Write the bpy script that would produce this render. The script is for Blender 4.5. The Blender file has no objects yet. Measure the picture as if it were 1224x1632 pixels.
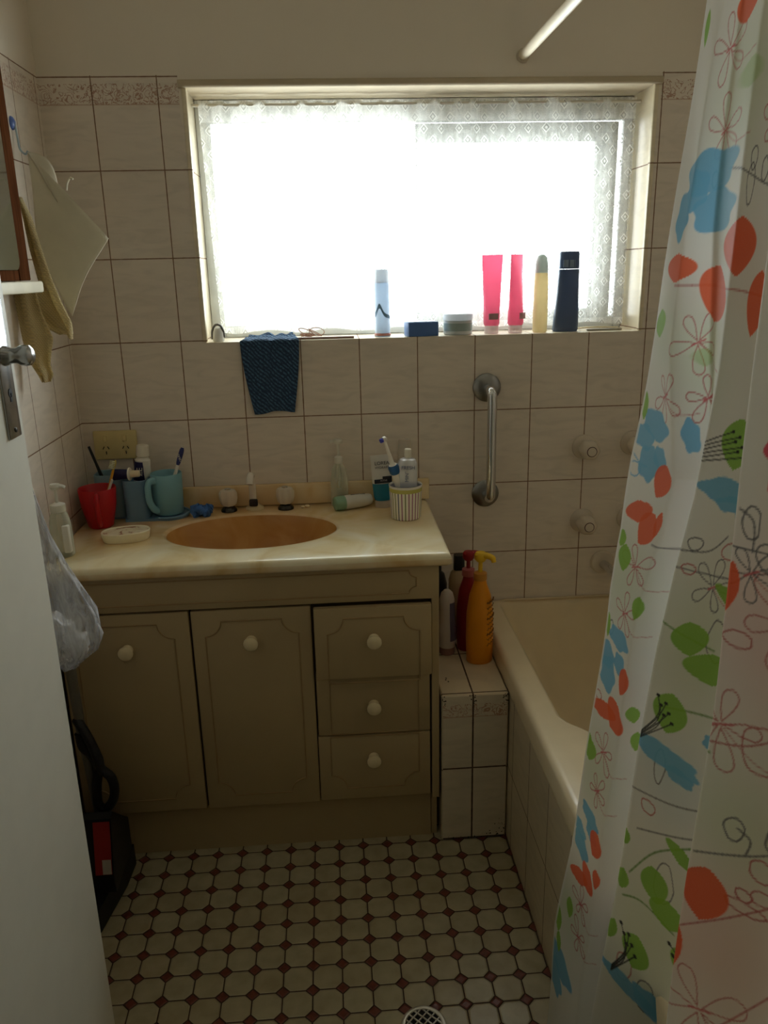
import bpy, bmesh, math, random
import numpy as np
from mathutils import Vector, Matrix
PI = math.pi
random.seed(7)
SC = bpy.context.scene
COL = SC.collection

# ---------------------------------------------------------------- camera
def make_camera():
    cam = bpy.data.cameras.new('camera'); o = bpy.data.objects.new('camera', cam); COL.objects.link(o)
    a, b, c = -0.0638095, -0.2934367, -0.0224922           # yaw, pitch, roll
    f = Vector((-math.sin(a)*math.cos(b), math.cos(a)*math.cos(b), math.sin(b)))
    r = Vector((math.cos(a), math.sin(a), 0)); u = r.cross(f)
    r2 = r*math.cos(c) + u*math.sin(c); u2 = -r*math.sin(c) + u*math.cos(c)
    m = Matrix((r2, u2, -f)).transposed().to_4x4(); m.translation = Vector((0.64025, -2.09246, 1.36255))
    o.matrix_world = m
    cam.sensor_fit = 'VERTICAL'; cam.sensor_height = 24.0; cam.lens = 1278.36/1632*24.0
    cam.clip_start = 0.02; cam.clip_end = 50
    SC.camera = o
make_camera()

# ---------------------------------------------------------------- sky, daylight, exposure
SKY = 11.8
HALL_FILL = 0.25
w = bpy.data.worlds.new('sky'); SC.world = w; w.use_nodes = True
w.node_tree.nodes['Background'].inputs[0].default_value = (0.93, 0.98, 1.0, 1)
w.node_tree.nodes['Background'].inputs[1].default_value = SKY
SC.view_settings.view_transform = 'Standard'; SC.view_settings.look = 'None'
SC.view_settings.gamma = 1.0; SC.view_settings.use_curve_mapping = False
SC.view_settings.exposure = 0.0
SC.cycles.max_bounces = 12; SC.cycles.diffuse_bounces = 8; SC.cycles.transparent_max_bounces = 24
SC.cycles.transmission_bounces = 8; SC.cycles.use_denoising = True
SC.cycles.sample_clamp_indirect = 6.0; SC.cycles.caustics_refractive = False; SC.cycles.caustics_reflective = False
pl = bpy.data.lights.new('window_daylight', 'AREA'); pl.shape = 'RECTANGLE'; pl.size = 1.10; pl.size_y = 0.54
pl.cycles.is_portal = True
po = bpy.data.objects.new('window_daylight', pl); COL.objects.link(po)
po.location = (0.89, 0.215, 1.476); po.rotation_euler = (math.radians(-90), 0, 0)
hl = bpy.data.lights.new('hall_fill', 'POINT'); hl.energy = HALL_FILL; hl.shadow_soft_size = 0.12; hl.color = (1.0, 0.9, 0.76)  # unseen fill light added behind the camera to lift the room
ho = bpy.data.objects.new('hall_fill', hl); COL.objects.link(ho); ho.location = (0.7, -2.75, 2.2)

# ---------------------------------------------------------------- materials
def lin(c):
    return tuple((x/12.92 if x <= 0.04045 else ((x+0.055)/1.055)**2.4) for x in c[:3])
def hexc(r, g, b): return lin((r/255, g/255, b/255))
class NT:
    def __init__(s, name):
        s.m = bpy.data.materials.new(name); s.m.use_nodes = True; s.t = s.m.node_tree
        s.b = s.t.nodes['Principled BSDF']; s.out = s.t.nodes['Material Output']
    def n(s, t, **k):
        x = s.t.nodes.new(t)
        for a, v in k.items(): setattr(x, a, v)
        return x
    def l(s, a, b): s.t.links.new(a, b)
    def put(s, inp, v):
        if hasattr(v, 'is_linked') or hasattr(v, 'links'): s.l(v, inp)
        else: inp.default_value = v
    def math(s, op, a, b=None, c=None):
        x = s.n('ShaderNodeMath', operation=op)
        s.put(x.inputs[0], a)
        if b is not None: s.put(x.inputs[1], b)
        if c is not None: s.put(x.inputs[2], c)
        return x.outputs[0]
    def mix(s, fac, a, b):
        x = s.n('ShaderNodeMix', data_type='RGBA'); s.put(x.inputs[0], fac)
        s.put(x.inputs[6], a if not isinstance(a, tuple) else (*a[:3], 1)); s.put(x.inputs[7], b if not isinstance(b, tuple) else (*b[:3], 1))
        return x.outputs[2]
    def ramp(s, fac, stops):
        x = s.n('ShaderNodeValToRGB'); s.l(fac, x.inputs[0]); e = x.color_ramp.elements
        while len(e) < len(stops): e.new(0.5)
        for q, (p, c) in zip(e, stops): q.position = p; q.color = (*c[:3], 1) if isinstance(c, tuple) else (c, c, c, 1)
        return x.outputs[0]
    def noise(s, scale, detail=4, vec=None, dist=0.0, rough=0.5):
        x = s.n('ShaderNodeTexNoise'); x.inputs['Scale'].default_value = scale; x.inputs['Detail'].default_value = detail
        x.inputs['Distortion'].default_value = dist; x.inputs['Roughness'].default_value = rough
        if vec is not None: s.l(vec, x.inputs['Vector'])
        return x.outputs['Fac']
    def obj(s): return s.n('ShaderNodeTexCoord').outputs['Object']
    def pos(s):
        g = s.n('ShaderNodeNewGeometry'); x = s.n('ShaderNodeSeparateXYZ'); s.l(g.outputs['Position'], x.inputs[0]); return x.outputs, g.outputs['Position']
    def bump(s, h, strength=0.3, dist=0.002):
        x = s.n('ShaderNodeBump'); x.inputs['Strength'].default_value = strength; x.inputs['Distance'].default_value = dist
        s.l(h, x.inputs['Height']); s.l(x.outputs[0], s.b.inputs['Normal'])
MATS = {}
def mat(name, col, rough=0.5, metal=0.0, var=0.10, vscale=18, bump=0.0, bscale=120, trans=0.0, alpha=1.0, coat=0.0, spec=0.5, sss=0.0, sheen=0.0, ior=1.45):
    """plain procedural material: base colour with a soft noise variation, optional bump"""
    if name in MATS: return MATS[name]
    t = NT(name); c = hexc(*col)
    f = t.noise(vscale, 5, t.obj())
    lo = tuple(x*(1-var) for x in c); hi = tuple(min(1, x*(1+var)) for x in c)
    t.l(t.ramp(f, [(0.25, lo), (0.75, hi)]), t.b.inputs['Base Color'])
    t.b.inputs['Roughness'].default_value = rough; t.b.inputs['Metallic'].default_value = metal
    t.b.inputs['Transmission Weight'].default_value = trans; t.b.inputs['Alpha'].default_value = alpha
    t.b.inputs['Coat Weight'].default_value = coat; t.b.inputs['Specular IOR Level'].default_value = spec; t.b.inputs['IOR'].default_value = ior
    if sss: t.b.inputs['Subsurface Weight'].default_value = sss; t.b.inputs['Subsurface Radius'].default_value = (0.02, 0.015, 0.01); t.b.inputs['Subsurface Scale'].default_value = 1.0
    if sheen: t.b.inputs['Sheen Weight'].default_value = sheen
    if bump: t.bump(t.noise(bscale, 4, t.obj()), bump, 0.002)
    MATS[name] = t.m
    return t.m
def translucent_mat(name, col, amount=0.4, rough=0.4, var=0.06, clear=0.0):
    """thin plastic or fabric that lets daylight glow through"""
    if name in MATS: return MATS[name]
    t = NT(name); c = hexc(*col); f = t.noise(20, 4, t.obj())
    colr = t.ramp(f, [(0.25, tuple(x*(1-var) for x in c)), (0.75, tuple(min(1, x*(1+var)) for x in c))])
    t.l(colr, t.b.inputs['Base Color']); t.b.inputs['Roughness'].default_value = rough
    tr = t.n('ShaderNodeBsdfTranslucent'); t.l(colr, tr.inputs[0])
    mx = t.n('ShaderNodeMixShader'); mx.inputs[0].default_value = amount; t.l(t.b.outputs[0], mx.inputs[1]); t.l(tr.outputs[0], mx.inputs[2])
    last = mx.outputs[0]
    if clear:
        tp = t.n('ShaderNodeBsdfTransparent'); m2 = t.n('ShaderNodeMixShader'); m2.inputs[0].default_value = clear
        t.l(last, m2.inputs[1]); t.l(tp.outputs[0], m2.inputs[2]); last = m2.outputs[0]
    t.l(last, t.out.inputs[0]); MATS[name] = t.m
    return t.m
def clear_plastic(name, tint=(235, 238, 235), clear=0.6, rough=0.15):
    if name in MATS: return MATS[name]
    t = NT(name); c = hexc(*tint)
    t.l(t.ramp(t.noise(14, 3, t.obj()), [(0.2, tuple(x*0.9 for x in c)), (0.8, c)]), t.b.inputs['Base Color'])
    t.b.inputs['Roughness'].default_value = rough
    tp = t.n('ShaderNodeBsdfTransparent'); tp.inputs[0].default_value = (*[0.6+0.4*x for x in c], 1)
    lw = t.n('ShaderNodeLayerWeight'); lw.inputs[0].default_value = 0.35
    fac = t.math('MULTIPLY', t.math('SUBTRACT', 1.0, lw.outputs['Facing']), clear*1.15)
    fac = t.math('MINIMUM', fac, 0.95)
    mx = t.n('ShaderNodeMixShader'); t.l(fac, mx.inputs[0]); t.l(t.b.outputs[0], mx.inputs[1]); t.l(tp.outputs[0], mx.inputs[2])
    t.l(mx.outputs[0], t.out.inputs[0]); MATS[name] = t.m
    return t.m
def tile_mat(name, ua, va, u0, v0, pu, pv, grout=(132, 102, 78), gw=0.0013, tile=(224, 213, 199), border=(), paint_above=None, var=0.09, pat=(0.43, 0.5), head=None):
    """glazed wall tiles laid on two world axes, veined glaze, dark joints, optional printed border bands and painted plaster above"""
    t = NT(name); P, vec = t.pos()
    u = t.math('DIVIDE', t.math('SUBTRACT', P[ua], u0), pu); v = t.math('DIVIDE', t.math('SUBTRACT', P[va], v0), pv)
    du = t.math('MULTIPLY', t.math('ABSOLUTE', t.math('SUBTRACT', t.math('FRACT', t.math('ADD', u, 0.5)), 0.5)), pu)
    dv = t.math('MULTIPLY', t.math('ABSOLUTE', t.math('SUBTRACT', t.math('FRACT', t.math('ADD', v, 0.5)), 0.5)), pv)
    d = t.math('MINIMUM', du, dv)
    wob = t.math('MULTIPLY', t.noise(60, 3, vec), 0.0012)
    g = t.math('LESS_THAN', d, t.math('ADD', wob, gw-0.0006))
    # veins running diagonally inside the glaze
    mp = t.n('ShaderNodeMapping'); t.l(vec, mp.inputs[0]); mp.inputs['Rotation'].default_value = (0.0, 0.7, 0.5); mp.inputs['Scale'].default_value = (6, 6, 26)
    vein = t.noise(1.6, 6, mp.outputs[0], 1.2)
    c = hexc(*tile)
    base = t.ramp(vein, [(0.35, tuple(x*(1-var) for x in c)), (0.52, c), (0.7, tuple(min(1, x*(1+var*0.5)) for x in c))])
    fl = t.n('ShaderNodeCombineXYZ'); t.l(t.math('FLOOR', u), fl.inputs[0]); t.l(t.math('FLOOR', v), fl.inputs[1])
    wn = t.n('ShaderNodeTexWhiteNoise'); t.l(fl.outputs[0], wn.inputs[0])
    base = t.mix(t.math('MULTIPLY', wn.outputs[0], 0.12), base, tuple(x*0.75 for x in c))
    for (z0, z1) in border:
        m = t.math('MULTIPLY', t.math('GREATER_THAN', P[va], z0), t.math('LESS_THAN', P[va], z1))
        sw = t.noise(42, 2, vec, 2.6)
        line = t.math('MULTIPLY', t.math('GREATER_THAN', sw, pat[0]), t.math('LESS_THAN', sw, pat[1]))
        base = t.mix(t.math('MULTIPLY', t.math('MULTIPLY', m, line), 0.75), base, hexc(160, 106, 78))
        e0 = t.math('LESS_THAN', t.math('ABSOLUTE', t.math('SUBTRACT', P[va], z0)), 0.0015)
        base = t.mix(t.math('MULTIPLY', e0, 0.45), base, hexc(170, 120, 90))
    gc = hexc(*grout)
    colr = t.mix(g, base, gc)
    rough = t.math('ADD', t.math('MULTIPLY', g, 0.5), 0.28)
    hgt = t.math('MINIMUM', t.math('DIVIDE', d, gw*1.6), 1.0)
    if paint_above is not None:
        ab = t.math('GREATER_THAN', P[va], paint_above)
        if head is not None:                                   # plain plaster strip over the window opening
            over = t.math('MULTIPLY', t.math('GREATER_THAN', P[ua], head[0]), t.math('LESS_THAN', P[ua], head[1]))
            ab = t.math('MAXIMUM', ab, t.math('MULTIPLY', over, t.math('GREATER_THAN', P[va], head[2])))
        pc = hexc(230, 220, 204)
        pcol = t.ramp(t.noise(3.0, 4, vec), [(0.3, tuple(x*0.93 for x in pc)), (0.7, pc)])
        colr = t.mix(ab, colr, pcol); rough = t.math('ADD', rough, t.math('MULTIPLY', ab, 0.35))
        hgt = t.math('MULTIPLY', hgt, t.math('SUBTRACT', 1.0, ab))
    t.l(colr, t.b.inputs['Base Color']); t.l(rough, t.b.inputs['Roughness'])
    t.bump(hgt, 0.35, 0.0015)
    MATS[name] = t.m
    return t.m

# ---------------------------------------------------------------- mesh helpers
def bm_new(): return bmesh.new()
def add_box(bm, lo, hi, bev=0.0, seg=2, mi=0):
    r = bmesh.ops.create_cube(bm, size=1.0); vs = r['verts']
    s = [max(1e-5, hi[i]-lo[i]) for i in range(3)]; c = [(hi[i]+lo[i])/2 for i in range(3)]
    for v in vs: v.co = Vector((v.co.x*s[0]+c[0], v.co.y*s[1]+c[1], v.co.z*s[2]+c[2]))
    fs = {f for v in vs for f in v.link_faces}
    for f in fs: f.material_index = mi
    if bev > 0:
        es = list({e for v in vs for e in v.link_edges})
        bmesh.ops.bevel(bm, geom=es, offset=min(bev, min(s)*0.49), segments=seg, affect='EDGES', profile=0.5)
    return vs
def add_loft(bm, secs, n=32, cap=True, mi=0):
    """secs: (centre xyz, rx, ry[, superellipse power]) rings stacked along z"""
    rings = []
    for s in secs:
        (cx, cy, cz), rx, ry = s[0], s[1], s[2]; p = s[3] if len(s) > 3 else 2.0
        ring = []
        for i in range(n):
            a = 2*PI*i/n; ca, sa = math.cos(a), math.sin(a)
            x = math.copysign(abs(ca)**(2/p), ca)*rx; y = math.copysign(abs(sa)**(2/p), sa)*ry
            ring.append(bm.verts.new((cx+x, cy+y, cz)))
        rings.append(ring)
    for a, b in zip(rings, rings[1:]):
        for i in range(n):
            f = bm.faces.new((a[i], a[(i+1) % n], b[(i+1) % n], b[i])); f.material_index = mi
    if cap:
        f = bm.faces.new(list(reversed(rings[0]))); f.material_index = mi
        f = bm.faces.new(rings[-1]); f.material_index = mi
    return rings
def add_lathe(bm, prof, n=28, c=(0, 0), mi=0, cap=True):
    return add_loft(bm, [((c[0], c[1], z), r, r) for r, z in prof], n, cap, mi)
def add_tube(bm, pts, r, n=10, closed=False, mi=0, cap=True, flat=1.0):
    pts = [Vector(p) for p in pts]; m = len(pts)
    rad = r if isinstance(r, (list, tuple)) else [r]*m
    tans = []
    for i in range(m):
        a = pts[(i-1) % m] if (closed or i > 0) else pts[i]; b = pts[(i+1) % m] if (closed or i < m-1) else pts[i]
        tans.append((b-a).normalized())
    up = Vector((0, 0, 1)) if abs(tans[0].z) < 0.9 else Vector((1, 0, 0))
    nrm = tans[0].cross(up).normalized(); rings = []
    for i in range(m):
        t = tans[i]; nrm = (nrm - t*nrm.dot(t)).normalized(); bn = t.cross(nrm)
        rings.append([bm.verts.new(pts[i] + nrm*math.cos(2*PI*k/n)*rad[i] + bn*math.sin(2*PI*k/n)*rad[i]*flat) for k in range(n)])
    for i in range(m if closed else m-1):
        a, b = rings[i], rings[(i+1) % m]
        for k in range(n):
            f = bm.faces.new((a[k], a[(k+1) % n], b[(k+1) % n], b[k])); f.material_index = mi
    if cap and not closed:
        bm.faces.new(list(reversed(rings[0]))).material_index = mi; bm.faces.new(rings[-1]).material_index = mi
def smooth_path(pts, k=8, closed=False):
    P = [Vector(p) for p in pts]; n = len(P); out = []
    for i in range(n if closed else n-1):
        g = lambda j: P[j % n] if closed else P[max(0, min(n-1, j))]
        p0, p1, p2, p3 = g(i-1), g(i), g(i+1), g(i+2)
        for s in range(k):
            t = s/k
            out.append(0.5*((2*p1)+(p2-p0)*t+(2*p0-5*p1+4*p2-p3)*t*t+(3*p1-p0-3*p2+p3)*t**3))
    if not closed: out.append(P[-1])
    return out
def add_prism(bm, poly, axis, a, b, mi=0):
    """extrude a 2-D outline along an axis (0=x: outline is (y,z); 1=y: (x,z); 2=z: (x,y))"""
    def P(q, d): return {0: (d, q[0], q[1]), 1: (q[0], d, q[1]), 2: (q[0], q[1], d)}[axis]
    A = [bm.verts.new(P(q, a)) for q in poly]; B = [bm.verts.new(P(q, b)) for q in poly]; n = len(poly)
    fs = [bm.faces.new(A), bm.faces.new(list(reversed(B)))] + [bm.faces.new((A[i], B[i], B[(i+1) % n], A[(i+1) % n])) for i in range(n)]
    for f in fs: f.material_index = mi
def add_grid(bm, fn, nu, nv, mi=0):
    V = [[bm.verts.new(fn(i/nu, j/nv)) for i in range(nu+1)] for j in range(nv+1)]
    for j in range(nv):
        for i in range(nu):
            bm.faces.new((V[j][i], V[j][i+1], V[j+1][i+1], V[j+1][i])).material_index = mi
def obj(name, bm, mats, parent=None, smooth=35, solid=0.0, M=None, fix=True):
    if M is not None: bmesh.ops.transform(bm, matrix=M, verts=bm.verts)
    if fix: bmesh.ops.recalc_face_normals(bm, faces=bm.faces)
    me = bpy.data.meshes.new(name); bm.to_mesh(me); bm.free()
    for m in (mats if isinstance(mats, (list, tuple)) else [mats]): me.materials.append(m)
    if smooth:
        me.shade_smooth(); me.set_sharp_from_angle(angle=math.radians(smooth))
    o = bpy.data.objects.new(name, me); COL.objects.link(o)
    if parent is not None:
        o.parent = parent; o.matrix_parent_inverse = Matrix.Translation(parent.location).inverted() if parent.type == 'EMPTY' else Matrix()
    if solid:
        md = o.modifiers.new('thickness', 'SOLIDIFY'); md.thickness = solid; md.offset = 0
    return o
def tag(o, label, cat, group=None):
    o['label'] = label; o['category'] = cat
    if group: o['group'] = group
    return o
def thing(name, label, cat, loc=(0, 0, 0), group=None):
    o = bpy.data.objects.new(name, None); COL.objects.link(o); o.location = loc; o.empty_display_size = 0.02
    return tag(o, label, cat, group)
def struct(o): o['kind'] = 'structure'; return o
def text_mesh(name, body, size, M, material, parent, extrude=0.0002, align='CENTER'):
    cu = bpy.data.curves.new(name, 'FONT'); cu.body = body; cu.size = size; cu.align_x = align; cu.align_y = 'CENTER'; cu.extrude = extrude
    to = bpy.data.objects.new(name, cu); COL.objects.link(to)
    me = bpy.data.meshes.new_from_object(to.evaluated_get(bpy.context.evaluated_depsgraph_get()))
    bpy.data.objects.remove(to)
    bm = bm_new(); bm.from_mesh(me); bpy.data.meshes.remove(me)
    return obj(name, bm, material, parent, smooth=0, M=M, fix=False)
def face_M(x, y, z, rz=0.0, rx=0.0, roll=0.0):
    """text standing upright and facing the room (-y), turned by rz about z"""
    return Matrix.Translation((x, y, z)) @ Matrix.Rotation(rz, 4, 'Z') @ Matrix.Rotation(rx, 4, 'X') @ Matrix.Rotation(PI/2, 4, 'X') @ Matrix.Rotation(roll, 4, 'Z')
def tilt_M(base, rx=0.0, ry=0.0, rz=0.0):
    return Matrix.Translation(base) @ Matrix.Rotation(rz, 4, 'Z') @ Matrix.Rotation(ry, 4, 'Y') @ Matrix.Rotation(rx, 4, 'X')

# ================================================================ THE ROOM
WX0, WX1, WZ0, WZ1 = 0.330, 1.455, 1.195, 1.778       # window opening
RX = 1.78                                              # right wall
FY = -1.74                                             # front wall (doorway side)
CZ = 2.42
T_back = tile_mat('wall_tiles_back', 'X', 'Z', 0.12, 1.0, 0.15, 0.2, border=((1.742, 1.786),), paint_above=1.803, head=(0.318, 1.467, 1.70))
T_side = tile_mat('wall_tiles_side', 'Y', 'Z', -0.02, 1.0, 0.15, 0.2, border=((1.742, 1.786),), paint_above=1.803)
T_rev = tile_mat('reveal_tiles', 'Y', 'Z', 0.30, 1.0, 0.4, 0.2, tile=(226, 214, 186))
T_sill = tile_mat('sill_tiles', 'X', 'Y', 0.12, 0.30, 0.15, 0.4, tile=(226, 214, 190))
T_head = mat('shade_toned_plaster', (190, 176, 150), 0.75, bump=0.1)  # plaster tone lowered to imitate shade beneath the window head
T_ceil = mat('ceiling_paint', (226, 220, 206), 0.85)
T_hall = mat('hall_paint', (206, 196, 172), 0.8)
# back wall: four masonry blocks round the window opening, reveals tiled
bm = bm_new()
for lo, hi in (((-0.2, 0, 0), (WX0, 0.22, CZ)), ((WX1, 0, 0), (RX+0.2, 0.22, CZ)), ((WX0, 0, 0), (WX1, 0.22, WZ0)), ((WX0, 0, WZ1), (WX1, 0.22, CZ))):
    vs = add_box(bm, lo, hi)
for f in bm.faces:
    n = f.normal; f.normal_update(); n = f.normal; c = f.calc_center_median()
    if abs(n.x) > 0.5: f.material_index = 1
    elif abs(n.z) > 0.5: f.material_index = 2 if c.z < 1.4 else 3
struct(obj('wall_back', bm, [T_back, T_rev, T_sill, T_head], smooth=0, fix=False))
bm = bm_new(); add_box(bm, (-0.12, FY, 0), (0, 0, CZ)); struct(obj('wall_left', bm, T_side, smooth=0))
bm = bm_new(); add_box(bm, (RX, FY, 0), (RX+0.12, 0, CZ)); struct(obj('wall_right', bm, T_side, smooth=0))
bm = bm_new(); add_box(bm, (-0.12, -3.4, CZ), (RX+0.12, 0.22, CZ+0.1)); struct(obj('ceiling', bm, T_ceil, smooth=0))
# front wall with the doorway the photograph is taken through
DX0, DX1, DZ = 0.15, 0.98, 2.06
bm = bm_new()
for lo, hi in (((-0.12, FY-0.1, 0), (DX0, FY, CZ)), ((DX1, FY-0.1, 0), (RX+0.12, FY, CZ)), ((DX0, FY-0.1, DZ), (DX1, FY, CZ))): add_box(bm, lo, hi)
struct(obj('wall_front', bm, T_hall, smooth=0))
bm = bm_new()
add_box(bm, (-0.12, -3.4, 0), (-0.02, FY-0.1, CZ)); struct(obj('wall_hall_left', bm, T_hall, smooth=0))
bm = bm_new(); add_box(bm, (RX, -3.4, 0), (RX+0.12, FY-0.1, CZ)); struct(obj('wall_hall_right', bm, T_hall, smooth=0))
bm = bm_new(); add_box(bm, (-0.12, -3.5, 0), (RX+0.12, -3.4, CZ)); struct(obj('wall_hall_rear', bm, T_hall, smooth=0))
# unseen overhang added over the window to keep steep skylight off the floor
bm = bm_new(); add_box(bm, (-0.6, 0.221, 1.98), (2.6, 0.45, 2.10)); struct(obj('trim_5', bm, mat('sky_block_boards', (150, 140, 124), 0.8), smooth=0))
# rounded plaster bead over the window
bm = bm_new(); add_tube(bm, [(WX0-0.012, -0.002, 1.784), (WX1+0.012, -0.002, 1.784)], 0.009, 12)
struct(obj('trim_1', bm, T_head))
# rounded tile edge down both sides of the opening
for k, x in ((2, WX0), (3, WX1)):
    bm = bm_new(); add_box(bm, (x-0.006, -0.003, WZ0), (x+0.006, 0.012, WZ1), 0.004)
    struct(obj('trim_%d' % k, bm, T_rev))

# ---------------------------------------------------------------- octagon-and-dot floor
def floor_mat():
    t = NT('octagon_floor_tiles'); P, vec = t.pos()
    px, py = 0.05926, 0.05829
    u = t.math('DIVIDE', t.math('SUBTRACT', P['X'], 0.67675), px); v = t.math('DIVIDE', t.math('SUBTRACT', P['Y'], -0.48743), py)
    au = t.math('ABSOLUTE', t.math('SUBTRACT', t.math('FRACT', t.math('ADD', u, 0.5)), 0.5))
    av = t.math('ABSOLUTE', t.math('SUBTRACT', t.math('FRACT', t.math('ADD', v, 0.5)), 0.5))
    s = t.math('ADD', au, av)
    dot = t.math('LESS_THAN', s, 0.215)
    dg = t.math('ABSOLUTE', t.math('SUBTRACT', s, 0.235))           # joint round the dot
    ds = t.math('MINIMUM', au, av)                                   # straight joints between octagons
    dst = t.math('ADD', ds, t.math('MULTIPLY', dot, 1.0))
    d = t.math('MINIMUM', dst, t.math('MULTIPLY', dg, 0.75))
    joint = t.math('LESS_THAN', d, 0.023)
    fl = t.n('ShaderNodeCombineXYZ'); t.l(t.math('FLOOR', u), fl.inputs[0]); t.l(t.math('FLOOR', v), fl.inputs[1])
    wn = t.n('ShaderNodeTexWhiteNoise'); t.l(fl.outputs[0], wn.inputs[0])
    oc = t.ramp(t.noise(30, 4, vec), [(0.3, hexc(164, 155, 126)), (0.7, hexc(184, 176, 146))])
    oc = t.mix(t.math('MULTIPLY', wn.outputs[0], 0.3), oc, hexc(160, 138, 98))
    col = t.mix(dot, oc, t.ramp(t.noise(80, 3, vec), [(0.3, hexc(96, 46, 36)), (0.7, hexc(124, 62, 48))]))
    col = t.mix(joint, col, hexc(58, 40, 28))
    t.l(col, t.b.inputs['Base Color'])
    rough = t.math('ADD', 0.30, t.math('MULTIPLY', joint, 0.5)); t.l(rough, t.b.inputs['Roughness'])
    h = t.math('MINIMUM', t.math('DIVIDE', d, 0.07), 1.0)
    h = t.math('ADD', h, t.math('MULTIPLY', t.noise(25, 2, vec), 0.25))
    t.bump(h, 0.55, 0.003)
    return t.m
bm = bm_new(); add_box(bm, (-0.12, -3.4, -0.12), (RX+0.12, 0.22, 0)); struct(obj('floor', bm, floor_mat(), smooth=0))

# ---------------------------------------------------------------- window
ALU = mat('white_aluminium', (196, 198, 196), 0.45)
def glass_mat():
    t = NT('window_glass'); t.b.inputs['Roughness'].default_value = 0.02
    tp = t.n('ShaderNodeBsdfTransparent'); tp.inputs[0].default_value = (0.96, 0.98, 0.97, 1)
    gl = t.n('ShaderNodeBsdfGlossy'); gl.inputs['Roughness'].default_value = 0.03
    mx = t.n('ShaderNodeMixShader')
    lw = t.n('ShaderNodeLayerWeight'); lw.inputs[0].default_value = 0.08
    t.l(lw.outputs['Fresnel'], mx.inputs[0]); t.l(tp.outputs[0], mx.inputs[1]); t.l(gl.outputs[0], mx.inputs[2]); t.l(mx.outputs[0], t.out.inputs[0])
    return t.m
GL = glass_mat()
def frame_bm(x0, x1, z0, z1, y0, y1, wl, wr, wt, wb):
    bm = bm_new()
    add_box(bm, (x0, y0, z0), (x0+wl, y1, z1), 0.003); add_box(bm, (x1-wr, y0, z0), (x1, y1, z1), 0.003)
    add_box(bm, (x0+wl, y0, z1-wt), (x1-wr, y1, z1), 0.003); add_box(bm, (x0+wl, y0, z0), (x1-wr, y1, z0+wb), 0.003)
    return bm
win = struct(obj('window_1', frame_bm(WX0+0.001, WX1-0.001, WZ0+0.001, WZ1-0.001, 0.145, 0.200, 0.036, 0.022, 0.055, 0.030), ALU))
obj('sliding_sash', frame_bm(0.885, 1.420, WZ0+0.024, 1.719, 0.150, 0.168, 0.005, 0.062, 0.048, 0.03), ALU, win)
bm = bm_new(); add_box(bm, (WX0+0.036, 0.176, WZ0+0.02), (0.885, 0.180, 1.724)); obj('pane', bm, GL, win, smooth=0)
bm = bm_new(); add_box(bm, (0.895, 0.157, WZ0+0.05), (1.360, 0.161, 1.676)); obj('pane', bm, GL, win, smooth=0)

# ---------------------------------------------------------------- tiled ledge between cabinet and bath
G_dark = (74, 54, 38)
T_hobf = tile_mat('ledge_tiles_front', 'X', 'Z', 0.947, 0.204, 0.15, 0.2, grout=G_dark, gw=0.0020, tile=(212, 200, 178), border=((0.344, 0.378),))
T_hobt = tile_mat('ledge_tiles_top', 'X', 'Y', 0.947, -0.62, 0.15, 0.2, grout=G_dark, gw=0.002, tile=(206, 190, 160))
T_bathp = tile_mat('bath_panel_tiles', 'Y', 'Z', -0.475, 0.201, 0.15, 0.2, grout=(80, 60, 42), gw=0.0013, tile=(206, 192, 164))
bm = bm_new(); add_box(bm, (0.872, -0.430, 0), (1.032, 0, 0.402), 0.003, 1)
for f in bm.faces:
    f.normal_update(); f.material_index = 1 if f.normal.z > 0.6 else (2 if abs(f.normal.x) > 0.6 else 0)
ledge = struct(obj('trim_4', bm, [T_hobf, T_hobt, T_bathp], smooth=0))
def grime():
    """black mould in the ledge's worn joints"""
    bm = bm_new(); rnd = random.Random(3)
    spots = [(0.947, 0.396, 12, .006, .020), (1.024, 0.392, 14, .008, .018), (0.880, 0.392, 8, .007, .014), (1.024, 0.03, 16, .012, .026), (0.93, 0.006, 10, .04, .004), (1.0, 0.010, 12, .02, .006)]
    for cx, cz, n, sx, sz in spots:
        for i in range(n):
            x = min(1.030, max(0.874, cx+rnd.gauss(0, sx*0.6))); z = min(0.400, max(0.004, cz+rnd.gauss(0, sz*0.6))); r = rnd.uniform(0.0008, 0.0021)
            pts = [bm.verts.new((x+math.cos(2*PI*k/7)*r*rnd.uniform(.6, 1.2), -0.4304, z+math.sin(2*PI*k/7)*r*rnd.uniform(.6, 1.3))) for k in range(7)]
            bm.faces.new(pts)
    for x, y in ((0.893, -0.353), (0.895, -0.345), (0.898, -0.362)):
        bm.faces.new([bm.verts.new((x+math.cos(2*PI*k/6)*.0022, y+math.sin(2*PI*k/6)*.003, 0.4024)) for k in range(6)])
    return bm
o = obj('mould_stain', grime(), mat('black_mould', (34, 26, 18), 0.9), ledge, smooth=0); o['kind'] = 'stuff'

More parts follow.
